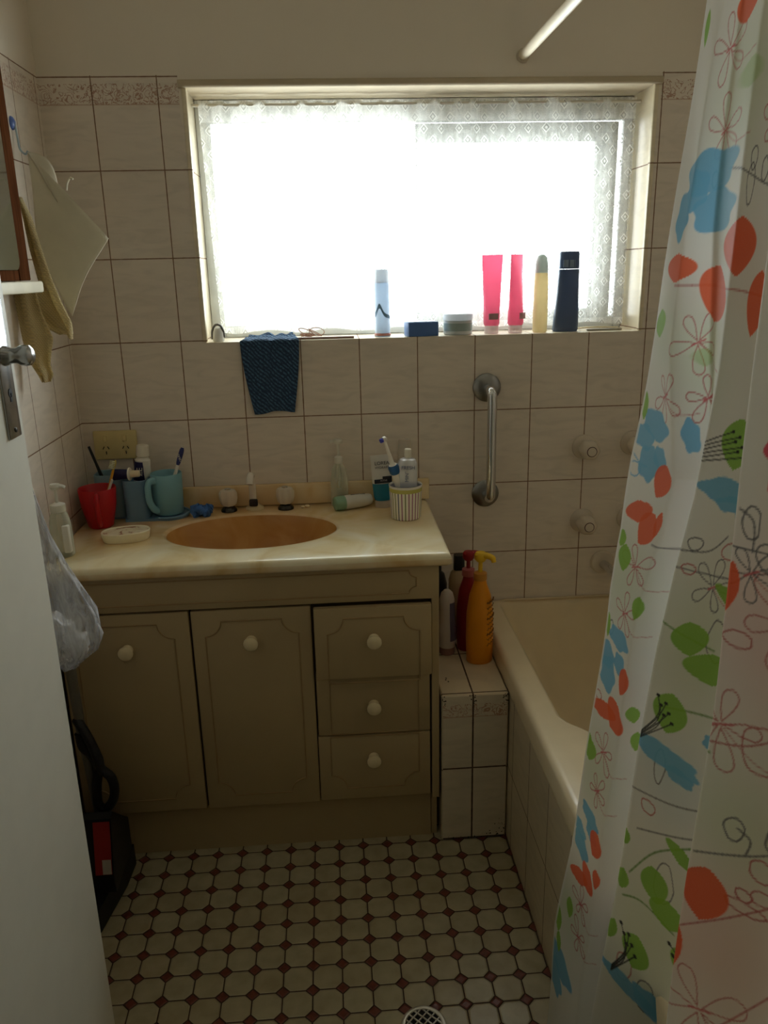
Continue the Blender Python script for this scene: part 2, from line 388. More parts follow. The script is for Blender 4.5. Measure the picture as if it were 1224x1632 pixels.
# ================================================================ BATH
ENAMEL = mat('cream_enamel', (224, 208, 174), 0.22, coat=0.2, var=0.03)
def make_bath():
    x0, x1, y0, y1, zr = 1.033, RX-0.001, -1.66, -0.001, 0.457
    t = thing('bathtub', 'cream enamel bathtub with a tiled side panel along the right', 'bathtub', (1.4, -0.83, 0))
    NSD, NC = (20, 54), 14
    ix0, ix1, iy0, iy1 = 1.094, 1.720, -1.60, -0.010
    def rrect(xa, xb, ya, yb, r):
        """rounded rectangle, points spread evenly along each side"""
        r = min(r, 0.42*(xb-xa), 0.42*(yb-ya)); P = []
        for (cx_, cy_, a0, p, q, m) in ((xb-r, yb-r, 0, (xb-r, yb), (xa+r, yb), NSD[0]), (xa+r, yb-r, PI/2, (xa, yb-r), (xa, ya+r), NSD[1]), (xa+r, ya+r, PI, (xa+r, ya), (xb-r, ya), NSD[0]), (xb-r, ya+r, 1.5*PI, (xb, ya+r), (xb, yb-r), NSD[1])):
            P += [(cx_+r*math.cos(a0+PI/2*i/NC), cy_+r*math.sin(a0+PI/2*i/NC)) for i in range(NC+1)]
            P += [(p[0]+(q[0]-p[0])*i/(m+1), p[1]+(q[1]-p[1])*i/(m+1)) for i in range(1, m+1)]
        return P
    IN, OUT = {}, {}
    def inner(k, shrink, z, sl=0.0):
        if (shrink, z) not in IN:
            r = 0.045+0.10*max(0.0, min(1.0, (0.42-z)/0.35))
            IN[(shrink, z)] = rrect(ix0+shrink, ix1-shrink, iy0+shrink+sl, iy1-shrink*0.9-sl, r)
        x, y = IN[(shrink, z)][k]
        if x < 1.2:                                           # arm-rest swelling on the room side
            m = max(0.0, min(1.0, (-0.625-y)/0.10)) * max(0.0, min(1.0, (y+1.35)/0.10)); m = m*m*(3-2*m)
            x += 0.062*m*max(0.0, min(1.0, (z-0.13)/0.2))*(1 if x < 1.15 else (1.2-x)/0.05)
        return (x, y, z)
    def outer(k, g, z):
        if (g, z) not in OUT: OUT[(g, z)] = rrect(x0+g, x1-g, y0+g, y1-g, 0.012)
        return (*OUT[(g, z)][k], z)
    N = len(rrect(0, 1, 0, 1, .1))
    rings = [[outer(k, 0.006, zr-0.058) for k in range(N)], [outer(k, 0.0, zr-0.056) for k in range(N)], [outer(k, 0.0, zr-0.014) for k in range(N)], [outer(k, 0.0035, zr-0.005) for k in range(N)], [outer(k, 0.009, zr-0.0012) for k in range(N)], [outer(k, 0.016, zr) for k in range(N)]]
    for sh, z, sl in ((-0.008, zr-0.0005, 0), (0.0, zr-0.004, 0), (0.006, zr-0.02, 0), (0.016, zr-0.10, .01), (0.030, 0.25, .03), (0.055, 0.13, .06), (0.085, 0.085, .09), (0.14, 0.070, .10), (0.24, 0.066, .15)):
        rings.append([inner(k, sh, z, sl) for k in range(N)])
    bm = bm_new(); V = [[bm.verts.new(p) for p in r] for r in rings]
    for a, b in zip(V, V[1:]):
        for k in range(N): bm.faces.new((a[k], a[(k+1) % N], b[(k+1) % N], b[k]))
    bm.faces.new(V[-1])
    obj('tub', bm, ENAMEL, t, smooth=60)
    bm = bm_new(); add_box(bm, (1.0345, -1.655, 0.0), (1.058, -0.002, 0.3985)); obj('side_panel', bm, T_bathp, t, smooth=0)
    bm = bm_new(); add_tube(bm, [(1.30+0.11*math.cos(2*PI*k/48), -0.40+0.11*math.sin(2*PI*k/48), 0.066) for k in range(48)], 0.006, 8, closed=True)
    obj('base_ring', bm, ENAMEL, t)
    return t
make_bath()

# ================================================================ VANITY CABINET
CREAM = mat('cream_laminate', (174, 154, 116), 0.42, var=0.05, vscale=6)
CREAM2 = mat('cream_edge', (158, 132, 92), 0.5)
KNOBM = mat('cream_knob_plastic', (226, 210, 170), 0.35)
vc = thing('vanity_cabinet', 'cream bathroom vanity cabinet with two doors and three drawers below the basin', 'cabinet', (0.44, -0.22, 0))
bm = bm_new()
add_box(bm, (0.012, -0.408, 0.128), (0.845, -0.01, 0.600)); add_box(bm, (0.012, -0.408, 0.600), (0.845, -0.392, 0.734)); add_box(bm, (0.012, -0.392, 0.600), (0.030, -0.01, 0.734))
obj('carcass', bm, mat('cabinet_dark_gap', (96, 78, 52), 0.7), vc)
bm = bm_new(); add_box(bm, (0.849, -0.432, 0.128), (0.866, -0.01, 0.734), 0.001, 1); obj('side_panel', bm, CREAM, vc)
bm = bm_new(); add_box(bm, (0.020, -0.404, 0.0), (0.848, -0.386, 0.127)); add_box(bm, (0.850, -0.400, 0.0), (0.864, -0.02, 0.127)); obj('kickboard', bm, CREAM, vc)
def routed(bm, x0, x1, z0, z1, y, notch, r=0.0016, corners='all'):
    """a routed panel line with scooped corners, as a thin raised bead"""
    def corner(cx, cz, sx, sz):
        return [(cx+sx*notch*math.cos(a), cz+sz*notch*math.sin(a)) for a in [PI/2*i/8 for i in range(9)]]
    P = []
    P += [(x, z) for x, z in reversed(corner(x0, z0, 1, 1))] if 'b' in corners or corners == 'all' else [(x0, z0)]
    c2 = corner(x1, z0, -1, 1)
    P += (c2 if 'b' in corners or corners == 'all' else [(x1, z0)])
    P += (list(reversed(corner(x1, z1, -1, -1))) if 't' in corners or corners == 'all' else [(x1, z1)])
    P += (corner(x0, z1, 1, -1) if 't' in corners or corners == 'all' else [(x0, z1)])
    add_tube(bm, [(x, y, z) for x, z in P], r, 8, closed=True)
def front(name, x0, x1, z0, z1, yf, knob, bead, corners='all'):
    bm = bm_new(); add_box(bm, (x0, yf, z0), (x1, yf+0.019, z1), 0.003, 2)
    f = obj(name, bm, CREAM, vc)
    bm = bm_new(); routed(bm, bead[0], bead[1], bead[2], bead[3], yf-0.0004, bead[4], corners=corners)
    obj('routed_moulding', bm, CREAM2, f)
    if knob:
        kx, kz = knob; bm = bm_new(); pr = [(0.0125, 0), (0.009, 0.004), (0.008, 0.010), (0.0135, 0.013), (0.0165, 0.018), (0.0165, 0.022), (0.012, 0.0255), (0.004, 0.0265)]
        add_lathe(bm, pr, 24)
        obj('knob', bm, KNOBM, f, M=Matrix.Translation((kx, yf, kz)) @ Matrix.Rotation(PI/2, 4, 'X'))
    return f
front('fascia', 0.014, 0.866, 0.652, 0.733, -0.433, None, (0.05, 0.815, 0.668, 0.722, 0.016))
front('door', 0.020, 0.306, 0.135, 0.647, -0.430, (0.166, 0.562), (0.055, 0.272, 0.168, 0.620, 0.036))
front('door', 0.311, 0.577, 0.135, 0.647, -0.430, (0.441, 0.570), (0.340, 0.548, 0.168, 0.620, 0.036))
front('drawer', 0.583, 0.847, 0.470, 0.645, -0.448, (0.716, 0.568), (0.612, 0.820, 0.460, 0.620, 0.036), 't')
front('drawer', 0.581, 0.845, 0.314, 0.478, -0.430, (0.7125, 0.391), (0.612, 0.818, 0.317, 0.470, 0.0), 'x')
front('drawer', 0.579, 0.845, 0.137, 0.311, -0.430, (0.709, 0.250), (0.608, 0.818, 0.168, 0.309, 0.036), 'b')

# ---------------------------------------------------------------- cast top with moulded basin
def marble_mat():
    t = NT('cast_onyx_top'); P, vec = t.pos()
    a = t.noise(5, 6, vec, 1.5); b = t.noise(14, 5, vec, 0.8)
    c = t.ramp(a, [(0.32, hexc(222, 198, 146)), (0.5, hexc(238, 224, 184)), (0.68, hexc(244, 236, 208))])
    # orange staining, strongest by the taps and along the back left
    sx = t.math('SUBTRACT', P['X'], 0.25); sy = t.math('ADD', P['Y'], 0.10)
    r = t.math('SQRT', t.math('ADD', t.math('MULTIPLY', t.math('MULTIPLY', sx, sx), 0.5), t.math('MULTIPLY', t.math('MULTIPLY', sy, sy), 5.0)))
    st = t.math('MULTIPLY', t.math('MAXIMUM', t.math('SUBTRACT', 0.62, r), 0.0), t.math('ADD', 0.3, b))
    edge = t.math('MULTIPLY', t.math('LESS_THAN', P['Z'], 0.752), 0.55)
    st = t.math('MINIMUM', t.math('ADD', t.math('MULTIPLY', st, 1.2), t.math('MULTIPLY', edge, b)), 0.85)
    t.l(t.mix(st, c, hexc(204, 142, 66)), t.b.inputs['Base Color'])
    t.b.inputs['Roughness'].default_value = 0.22; t.b.inputs['Coat Weight'].default_value = 0.25
    return t.m
def basin_mat():
    t = NT('cast_onyx_basin'); P, vec = t.pos()
    t.l(t.ramp(t.noise(9, 6, vec, 1.0), [(0.3, hexc(188, 134, 70)), (0.6, hexc(206, 158, 92)), (0.8, hexc(216, 178, 116))]), t.b.inputs['Base Color'])
    t.b.inputs['Roughness'].default_value = 0.25; t.b.inputs['Coat Weight'].default_value = 0.2
    return t.m
def make_top():
    MT = marble_mat(); BT = basin_mat(); zt = 0.765
    X0, X1, Y0, Y1 = 0.002, 0.892, -0.452, -0.0015
    ecx, ecy, ea, eb = 0.438, -0.219, 0.205, 0.137
    angs = sorted(set([2*PI*k/96 for k in range(96)] + [math.atan2(y-ecy, x-ecx) % (2*PI) for x in (X0, X1) for y in (Y0, Y1)]))
    def rect(a, g):
        dx, dy = math.cos(a), math.sin(a); ts = []
        if dx > 1e-9: ts.append((X1-g-ecx)/dx)
        if dx < -1e-9: ts.append((X0+g-ecx)/dx)
        if dy > 1e-9: ts.append((Y1-g-ecy)/dy)
        if dy < -1e-9: ts.append((Y0+g-ecy)/dy)
        k = min(ts); return ecx+dx*k, ecy+dy*k
    ell = lambda a, s: (lambda r: (ecx+math.cos(a)*r*s, ecy+math.sin(a)*r*s))(1/math.sqrt((math.cos(a)/ea)**2+(math.sin(a)/eb)**2))
    bm = bm_new()
    L = []
    L.append([(*ell(a, 1.0), zt-0.006) for a in angs]); L.append([(*ell(a, 1.02), zt-0.0012) for a in angs]); L.append([(*ell(a, 1.05), zt) for a in angs])
    L.append([(*rect(a, 0.010), zt) for a in angs]); L.append([(*rect(a, 0.003), zt-0.003) for a in angs]); L.append([(*rect(a, 0.0), zt-0.010) for a in angs])
    L.append([(*rect(a, 0.0), zt-0.024) for a in angs]); L.append([(*rect(a, 0.006), zt-0.030) for a in angs]); L.append([(*ell(a, 1.03), zt-0.030) for a in angs])
    V = [[bm.verts.new(p) for p in r] for r in L]; n = len(angs)
    for a, b in zip(V, V[1:]):
        for k in range(n): bm.faces.new((a[k], a[(k+1) % n], b[(k+1) % n], b[k]))
    top = tag(obj('basin_countertop', bm, MT, smooth=50), 'cream onyx-look vanity top with an oval amber basin and low splashback', 'countertop')
    bm = bm_new(); add_box(bm, (X0, -0.017, zt+0.0003), (0.897, -0.001, 0.8225), 0.004); obj('splashback', bm, MT, top)
    bm = bm_new(); L = []
    for s, d in ((1.0, 0.006), (0.985, 0.014), (0.96, 0.035), (0.90, 0.075), (0.78, 0.115), (0.6, 0.138), (0.35, 0.150), (0.12, 0.154)):
        L.append([(*ell(a, s), zt-d) for a in angs])
    V = [[bm.verts.new(p) for p in r] for r in L]
    for a, b in zip(V, V[1:]):
        for k in range(n): bm.faces.new((a[k], a[(k+1) % n], b[(k+1) % n], b[k]))
    bm.faces.new(V[-1])
    b = obj('basin', bm, BT, top, smooth=60); b['label'] = 'stained amber oval basin'
    bm = bm_new(); add_lathe(bm, [(0.020, zt-0.153), (0.020, zt-0.150), (0.016, zt-0.149), (0.012, zt-0.152)], 24, (ecx, ecy)); obj('drain_fitting', bm, CHROME, b)
CHROME = mat('chrome', (214, 216, 218), 0.12, 1.0, var=0.04)
DULL = mat('dull_chrome', (150, 150, 148), 0.3, 1.0, var=0.1)
make_top()
ZT = 0.765
# ---------------------------------------------------------------- basin taps
ACR = clear_plastic('clear_acrylic', (240, 230, 212), 0.3, 0.12)
def basin_tap(x, y, label):
    t = thing('basin_tap', label, 'tap', (x, y, ZT), 'acrylic basin taps')
    bm = bm_new(); add_lathe(bm, [(0.021, ZT), (0.021, ZT+0.004), (0.017, ZT+0.010), (0.012, ZT+0.014), (0.010, ZT+0.022)], 24, (x, y)); obj('base', bm, mat('dark_chrome', (70, 66, 60), 0.25, 0.9), t)
    bm = bm_new(); n = 48; rings = []
    for z, r in ((0.016, .016), (0.020, .0195), (0.034, .0225), (0.048, .0225), (0.056, .019), (0.058, .010)):
        rings.append([bm.verts.new((x+math.cos(2*PI*k/n)*r*(1+0.06*math.cos(8*2*PI*k/n)), y+math.sin(2*PI*k/n)*r*(1+0.06*math.cos(8*2*PI*k/n)), ZT+z)) for k in range(n)])
    for a, b in zip(rings, rings[1:]):
        for k in range(n): bm.faces.new((a[k], a[(k+1) % n], b[(k+1) % n], b[k]))
    bm.faces.new(rings[0]); bm.faces.new(rings[-1]); obj('handle', bm, ACR, t)
    bm = bm_new(); add_lathe(bm, [(0.008, ZT+0.0585), (0.008, ZT+0.0605), (0.004, ZT+0.0612)], 18, (x, y)); obj('indicator_cap', bm, CHROME, t)
basin_tap(0.364, -0.052, 'clear fluted acrylic basin tap left of the spout, nearer the blue scrunchie')
basin_tap(0.512, -0.052, 'clear fluted acrylic basin tap right of the spout')
t = thing('basin_spout', 'slim bent white basin spout between the two acrylic taps', 'tap', (0.428, -0.048, ZT))
WPL = mat('white_enamelled_metal', (226, 220, 208), 0.2, coat=0.3)
bm = bm_new(); add_lathe(bm, [(0.024, ZT), (0.024, ZT+0.004), (0.016, ZT+0.010), (0.012, ZT+0.014)], 26, (0.430, -0.040)); obj('base', bm, mat('cream_metal', (206, 190, 150), 0.3), t)
bm = bm_new(); add_tube(bm, smooth_path([(0.427, -0.040, ZT+0.008), (0.4275, -0.046, ZT+0.05), (0.428, -0.056, ZT+0.085), (0.428, -0.070, ZT+0.098), (0.427, -0.086, ZT+0.094), (0.426, -0.094, ZT+0.080)], 6), 0.0092, 14); obj('spout', bm, WPL, t)
bm = bm_new(); add_box(bm, (0.418, -0.0615, ZT+0.012), (0.440, -0.050, ZT+0.030), 0.003); obj('diverter_block', bm, mat('black_rubber', (30, 26, 24), 0.6), t)

# ================================================================ WALL FITTINGS
def grab_rail():
    t = thing('grab_rail', 'vertical chrome grab rail on the tiled wall right of the basin', 'grab rail', (1.052, 0, 0.77))
    for z in (1.060, 0.771):
        bm = bm_new(); add_lathe(bm, [(0.037, 0.0005), (0.037, 0.004), (0.033, 0.008), (0.018, 0.012), (0.0125, 0.013)], 32)
        obj('flange', bm, DULL, t, M=Matrix.Translation((1.052, 0, z)) @ Matrix.Rotation(PI/2, 4, 'X'))
    bm = bm_new(); P = smooth_path([(1.052, -0.008, 1.060), (1.052, -0.045, 1.060), (1.053, -0.062, 1.053), (1.054, -0.067, 1.035), (1.054, -0.067, 0.915), (1.054, -0.067, 0.796), (1.053, -0.062, 0.778), (1.052, -0.045, 0.771), (1.052, -0.008, 0.771)], 6)
    add_tube(bm, P, 0.0125, 18); obj('bar', bm, CHROME, t)
grab_rail()
TAPW = translucent_mat('cream_tap_plastic', (222, 210, 192), 0.15, 0.25)
def shower_tap(x, z, label):
    t = thing('shower_tap', label, 'tap', (x, 0, z), 'cream wall taps over the bath')
    R = Matrix.Translation((x, 0, z)) @ Matrix.Rotation(PI/2, 4, 'X')
    bm = bm_new(); add_lathe(bm, [(0.034, 0.0005), (0.033, 0.006), (0.026, 0.011), (0.016, 0.013), (0.015, 0.03)], 28); obj('flange', bm, TAPW, t, M=R)
    bm = bm_new(); n = 48; rings = []
    for zz, r in ((0.022, .018), (0.026, .024), (0.044, .026), (0.060, .024), (0.066, .019), (0.068, .014)):
        rings.append([bm.verts.new((math.cos(2*PI*k/n)*r*(1+0.05*math.cos(6*2*PI*k/n)), math.sin(2*PI*k/n)*r*(1+0.05*math.cos(6*2*PI*k/n)), zz)) for k in range(n)])
    for a, b in zip(rings, rings[1:]):
        for k in range(n): bm.faces.new((a[k], a[(k+1) % n], b[(k+1) % n], b[k]))
    bm.faces.new(rings[0]); bm.faces.new(rings[-1]); obj('handle', bm, TAPW, t, M=R)
    bm = bm_new(); add_tube(bm, [(0.0125*math.cos(2*PI*k/32), 0.0125*math.sin(2*PI*k/32), 0.0685) for k in range(32)], 0.0012, 6, closed=True); obj('indicator_ring', bm, mat('dark_red_plastic', (70, 28, 24), 0.4), t, M=R)
    bm = bm_new(); add_lathe(bm, [(0.0118, 0.067), (0.0118, 0.0695), (0.006, 0.0700)], 20); obj('indicator_cap', bm, TAPW, t, M=R)
shower_tap(1.322, 0.891, 'upper cream wall tap over the bath, left of the curtain')
shower_tap(1.326, 0.682, 'lower cream wall tap over the bath, above the bath spout')
shower_tap(1.455, 0.897, 'upper cream wall tap half hidden behind the shower curtain edge')
shower_tap(1.458, 0.684, 'lower cream wall tap almost hidden behind the shower curtain edge')
t = thing('bath_spout', 'cream round-plated bath spout below the wall taps', 'tap', (1.392, 0, 0.554))
bm = bm_new(); add_lathe(bm, [(0.034, 0.0005), (0.034, 0.004), (0.030, 0.008), (0.012, 0.011)], 30); obj('flange', bm, TAPW, t, M=Matrix.Translation((1.390, 0, 0.556)) @ Matrix.Rotation(PI/2, 4, 'X'))
bm = bm_new(); add_tube(bm, smooth_path([(1.392, -0.006, 0.552), (1.398, -0.05, 0.550), (1.404, -0.10, 0.545), (1.408, -0.13, 0.530), (1.408, -0.138, 0.512)], 6), [0.012]*24+[0.012], 14); obj('spout', bm, CHROME, t)
bm = bm_new(); add_lathe(bm, [(0.0145, 0.488), (0.0150, 0.494), (0.0150, 0.512), (0.0135, 0.516)], 20, (1.408, -0.138)); obj('nozzle', bm, mat('black_rubber', (30, 26, 24), 0.6), t)
# shower rail along the bath
t = thing('shower_rail', 'white tubular shower curtain rail fixed to the wall above the window corner', 'curtain rail', (1.128, -0.85, 1.836))
RAILM = mat('white_rail', (226, 214, 190), 0.35)
bm = bm_new(); add_tube(bm, [(1.126, -0.001, 1.838), (1.128, -0.9, 1.838), (1.13, FY+0.001, 1.838)], 0.0115, 16); obj('tube', bm, RAILM, t)
bm = bm_new(); add_lathe(bm, [(0.0155, 0.0005), (0.0155, 0.005), (0.0125, 0.008), (0.0118, 0.010)], 24); obj('end_socket', bm, mat('grey_rail_end', (206, 194, 174), 0.4), t, M=Matrix.Translation((1.126, 0, 1.838)) @ Matrix.Rotation(PI/2, 4, 'X'))
# wall outlet
t = thing('power_outlet', 'cream double power outlet on the tiles in the left corner behind the mugs', 'power outlet', (0.08, 0, 0.943))
OUT = mat('aged_cream_plastic', (214, 196, 140), 0.45)
bm = bm_new(); add_box(bm, (0.026, -0.010, 0.905), (0.136, -0.0005, 0.980), 0.003); obj('face_plate', bm, OUT, t)
for x in (0.056, 0.106):
    bm = bm_new(); add_box(bm, (x-0.005, -0.0145, 0.952), (x+0.005, -0.0095, 0.968), 0.002); obj('switch', bm, OUT, t)
    bm = bm_new()
    for dx, dz, ang in ((-0.006, 0.006, 0.5), (0.006, 0.006, -0.5), (0, -0.007, 0)):
        b2 = add_box(bm, (-0.001, -0.0112, -0.004), (0.001, -0.0098, 0.004))
        bmesh.ops.transform(bm, verts=b2, matrix=Matrix.Translation((x+dx, 0, 0.930+dz)) @ Matrix.Rotation(ang, 4, 'Y'))
    obj('socket_slots', bm, mat('socket_black', (30, 26, 20), 0.6), t)
# floor drain
t = thing('floor_drain', 'round chrome floor drain grate set in the octagon tiles', 'drain', (0.767, -0.935, 0))
bm = bm_new(); rr = 0.038; cx, cy = 0.767, -0.935
add_tube(bm, [(cx+rr*math.cos(2*PI*k/40), cy+rr*math.sin(2*PI*k/40), 0.0022) for k in range(40)], 0.0045, 8, closed=True, flat=0.5); obj('rim', bm, mat('worn_chrome', (190, 186, 172), 0.35, 0.8), t)
bm = bm_new(); add_lathe(bm, [(0.036, 0.0003), (0.036, 0.0008), (0.001, 0.0008)], 30, (cx, cy)); obj('sump', bm, mat('drain_black', (18, 14, 12), 0.8), t)
bm = bm_new()
for a in (PI/4, -PI/4):
    for k in range(-2, 3):
        d = k*0.0125; h = math.sqrt(max(0, 0.036**2-d*d)); ux, uy = math.cos(a), math.sin(a)
        add_tube(bm, [(cx-uy*d-ux*h, cy+ux*d-uy*h, 0.0022), (cx-uy*d+ux*h, cy+ux*d+uy*h, 0.0022)], 0.0017, 6)
obj('grate', bm, mat('worn_chrome', (190, 186, 172), 0.35, 0.8), t)

# ================================================================ DOOR
def make_door():
    x0, x1, ya, yb = 0.165, 0.2, FY-0.005, -0.922
    DM = mat('door_paint', (226, 224, 212), 0.5, var=0.03, bump=0.05, bscale=60)
    bm = bm_new(); add_box(bm, (x0, ya, 0.008), (x1, yb, 2.04), 0.0015, 1)
    d = struct(obj('door_1', bm, DM)); HM = mat('worn_handle_chrome', (178, 180, 182), 0.22, 1.0, var=0.18, vscale=60)
    yc = -0.962
    bm = bm_new(); add_box(bm, (x1-0.001, yc-0.021, 1.150), (x1+0.004, yc+0.021, 1.338), 0.002); obj('handle_plate', bm, HM, d)
    bm = bm_new(); add_lathe(bm, [(0.0140, 0), (0.0130, 0.004), (0.0105, 0.010), (0.0105, 0.018), (0.0135, 0.023), (0.0145, 0.029), (0.0135, 0.035), (0.009, 0.039), (0.003, 0.040)], 24)
    obj('door_knob', bm, HM, d, M=Matrix.Translation((x1+0.003, yc, 1.262)) @ Matrix.Rotation(PI/2, 4, 'Y'))
    bm = bm_new(); add_lathe(bm, [(0.006, 0), (0.006, 0.0006)], 14); add_box(bm, (-0.012, -0.0022, 0), (0, 0.0022, 0.0006)); obj('keyhole', bm, mat('keyhole_black', (16, 16, 16), 0.7), d, M=Matrix.Translation((x1+0.0042, yc, 1.212)) @ Matrix.Rotation(PI/2, 4, 'Y') @ Matrix.Rotation(PI, 4, 'Z'))
    for z in (1.327, 1.161):
        bm = bm_new(); add_lathe(bm, [(0.0036, 0), (0.0032, 0.0012), (0.001, 0.0018)], 12); obj('screw', bm, mat('dark_screw', (70, 66, 60), 0.4, 0.8), d, M=Matrix.Translation((x1+0.004, yc, z)) @ Matrix.Rotation(PI/2, 4, 'Y'))
    bm = bm_new(); add_lathe(bm, [(0.012, 0), (0.010, 0.010), (0.018, 0.020), (0.020, 0.028), (0.008, 0.036)], 20)
    obj('door_knob', bm, HM, d, M=Matrix.Translation((x0, yc, 1.262)) @ Matrix.Rotation(-PI/2, 4, 'Y'))
make_door()

# ================================================================ MIRROR AND TOWELS ON THE LEFT WALL
def make_mirror():
    t = thing('mirror_cabinet', 'dark wood framed mirror on the left wall, seen edge-on above the door handle', 'mirror', (0.02, -0.58, 1.35))
    WM = NT('dark_stained_wood'); P, vec = WM.pos()
    mp = WM.n('ShaderNodeMapping'); WM.l(vec, mp.inputs[0]); mp.inputs['Scale'].default_value = (40, 40, 3)
    WM.l(WM.ramp(WM.noise(3, 6, mp.outputs[0], 0.6), [(0.3, hexc(66, 38, 22)), (0.7, hexc(94, 58, 36))]), WM.b.inputs['Base Color']); WM.b.inputs['Roughness'].default_value = 0.9; WM.b.inputs['Specular IOR Level'].default_value = 0.0
    ya, yb, z0, z1 = -0.86, -0.338, 1.357, 1.772
    bm = bm_new(); add_box(bm, (0.001, yb-0.058, z0), (0.040, yb, z1), 0.002); add_box(bm, (0.001, ya, z0), (0.040, ya+0.058, z1), 0.002)
    add_box(bm, (0.001, ya+0.058, z1-0.03), (0.040, yb-0.058, z1), 0.002); add_box(bm, (0.001, ya+0.058, z0), (0.038, yb-0.058, z0+0.02), 0.002)
    obj('frame', bm, WM.m, t)
    bm = bm_new(); yy0, yy1, zz0, zz1, r = ya+0.056, yb-0.056, z0+0.02, z1-0.026, 0.02
    poly = []
    for cy, cz, a0 in ((yy1-r, zz0+r, -PI/2), (yy1-r, zz1-r, 0), (yy0+r, zz1-r, PI/2), (yy0+r, zz0+r, PI)):
        poly += [(cy+r*math.cos(a0+PI/2*i/6), cz+r*math.sin(a0+PI/2*i/6)) for i in range(7)]
    add_prism(bm, poly, 0, 0.034, 0.042); obj('mirror_glass', bm, mat('silvered_mirror', (210, 220, 220), 0.08, 1.0, var=0.02), t, smooth=0)
    bm = bm_new(); add_box(bm, (0.001, ya, 1.333), (0.066, -0.345, 1.3555), 0.004); obj('shelf', bm, mat('white_painted_shelf', (236, 230, 208), 0.4), t)
make_mirror()
hook = thing('suction_hook', 'small blue and clear stick-on hook on the left wall tiles', 'hook', (0.0, -0.20, 1.63))
bm = bm_new(); add_lathe(bm, [(0.014, 0.0005), (0.012, 0.004), (0.006, 0.007)], 20); obj('cup', bm, mat('blue_plastic', (84, 110, 176), 0.35), hook, M=Matrix.Translation((0, -0.205, 1.672)) @ Matrix.Rotation(PI/2, 4, 'Y'))
bm = bm_new(); add_tube(bm, smooth_path([(0.006, -0.205, 1.672), (0.008, -0.205, 1.645), (0.010, -0.205, 1.622), (0.020, -0.206, 1.612), (0.026, -0.206, 1.618)], 5), 0.0022, 8); obj('hook_arm', bm, mat('pale_blue_plastic', (170, 190, 200), 0.35), hook)
TERRY = translucent_mat('white_terry', (226, 220, 200), 0.35, 0.9)
def waffle_mat(name, col, sc=520, amt=0.22):
    t = NT(name); P, vec = t.pos(); c = hexc(*col)
    wv = t.n('ShaderNodeTexWave'); wv.inputs['Scale'].default_value = sc/6.28; wv.bands_direction = 'Z'; wv.inputs['Distortion'].default_value = 1.0; t.l(vec, wv.inputs['Vector'])
    wx = t.n('ShaderNodeTexWave'); wx.inputs['Scale'].default_value = sc/6.28; wx.bands_direction = 'DIAGONAL'; wx.inputs['Distortion'].default_value = 1.0; t.l(vec, wx.inputs['Vector'])
    h = t.math('MULTIPLY', wv.outputs['Fac'], wx.outputs['Fac'])
    colr = t.ramp(h, [(0.05, tuple(x*(1-amt) for x in c)), (0.7, c)])
    t.l(colr, t.b.inputs['Base Color']); t.b.inputs['Roughness'].default_value = 0.9
    tr = t.n('ShaderNodeBsdfTranslucent'); t.l(colr, tr.inputs[0]); mx = t.n('ShaderNodeMixShader'); mx.inputs[0].default_value = 0.45
    t.l(t.b.outputs[0], mx.inputs[1]); t.l(tr.outputs[0], mx.inputs[2]); t.l(mx.outputs[0], t.out.inputs[0]); t.bump(h, 0.6, 0.003)
    return t.m
def quad_cloth(T, Pp, Q, S, amp, fr, ph=0.0):
    T, Pp, Q, S = map(Vector, (T, Pp, Q, S))
    def f(u, v):
        a = T.lerp(Pp, u); b = S.lerp(Q, u); p = a.lerp(b, v)
        return p + Vector((0.3, 1, 0))*amp*math.sin(fr*v+ph+2.2*u)*(0.25+u*0.75)
    return f
bm = bm_new()
add_grid(bm, quad_cloth((0.024, -0.205, 1.618), (0.172, -0.225, 1.440), (0.085, -0.262, 1.280), (0.030, -0.235, 1.42), 0.010, 5.0), 24, 24)
fc = tag(obj('face_cloth', bm, TERRY, smooth=60, solid=0.003), 'stiff white face cloth hanging by a corner from the left wall hook', 'face cloth')
bm = bm_new()
add_tube(bm, smooth_path([(0.100, -0.222, 1.538), (0.103, -0.222, 1.552), (0.110, -0.222, 1.562), (0.116, -0.222, 1.560)], 5), 0.0042, 8, flat=0.5); obj('hanging_loop', bm, TERRY, fc)
bm = bm_new()
def loop_f(u, v):
    a = Vector((0.026, -0.195, 1.617)).lerp(Vector((0.074, -0.19, 1.548)), v); b = Vector((0.026, -0.21, 1.615)).lerp(Vector((0.076, -0.215, 1.515)), v)
    p = a.lerp(b, u); bow = math.sin(PI*v)*0.016; return p+Vector((bow*0.8*(1-u), 0, bow*(1-u)))
add_grid(bm, loop_f, 6, 14); obj('folded_corner', bm, TERRY, fc, smooth=60, solid=0.002)
YT = waffle_mat('yellow_waffle_cloth', (242, 226, 178))
def rows_cloth(bm, rows, y, dy, k):
    zs = [r[0] for r in rows]
    def f(u, v):
        q = v*(len(rows)-1); i = min(int(q), len(rows)-2); t = q-i
        z, xl, xr, ylo, yhi = [rows[i][m]*(1-t)+rows[i+1][m]*t for m in range(5)]
        return (xl+(xr-xl)*u, ylo+(yhi-ylo)*u+dy*math.sin(k*u*PI), z)
    add_grid(bm, f, 14, 40)
bm = bm_new()
rows_cloth(bm, [(1.52, .020, .026, -.285, -.285), (1.48, .024, .042, -.285, -.29), (1.42, .028, .056, -.285, -.30), (1.36, .034, .072, -.28, -.31), (1.31, .046, .086, -.285, -.31), (1.27, .066, .099, -.29, -.305), (1.255, .082, .099, -.30, -.305), (1.235, .090, .096, -.30, -.302)], 0, 0.010, 2)
rows_cloth(bm, [(1.335, .006, .060, -.325, -.29), (1.30, .006, .074, -.33, -.285), (1.27, .030, .090, -.31, -.29), (1.245, .070, .097, -.30, -.295)], 0, 0.006, 2)
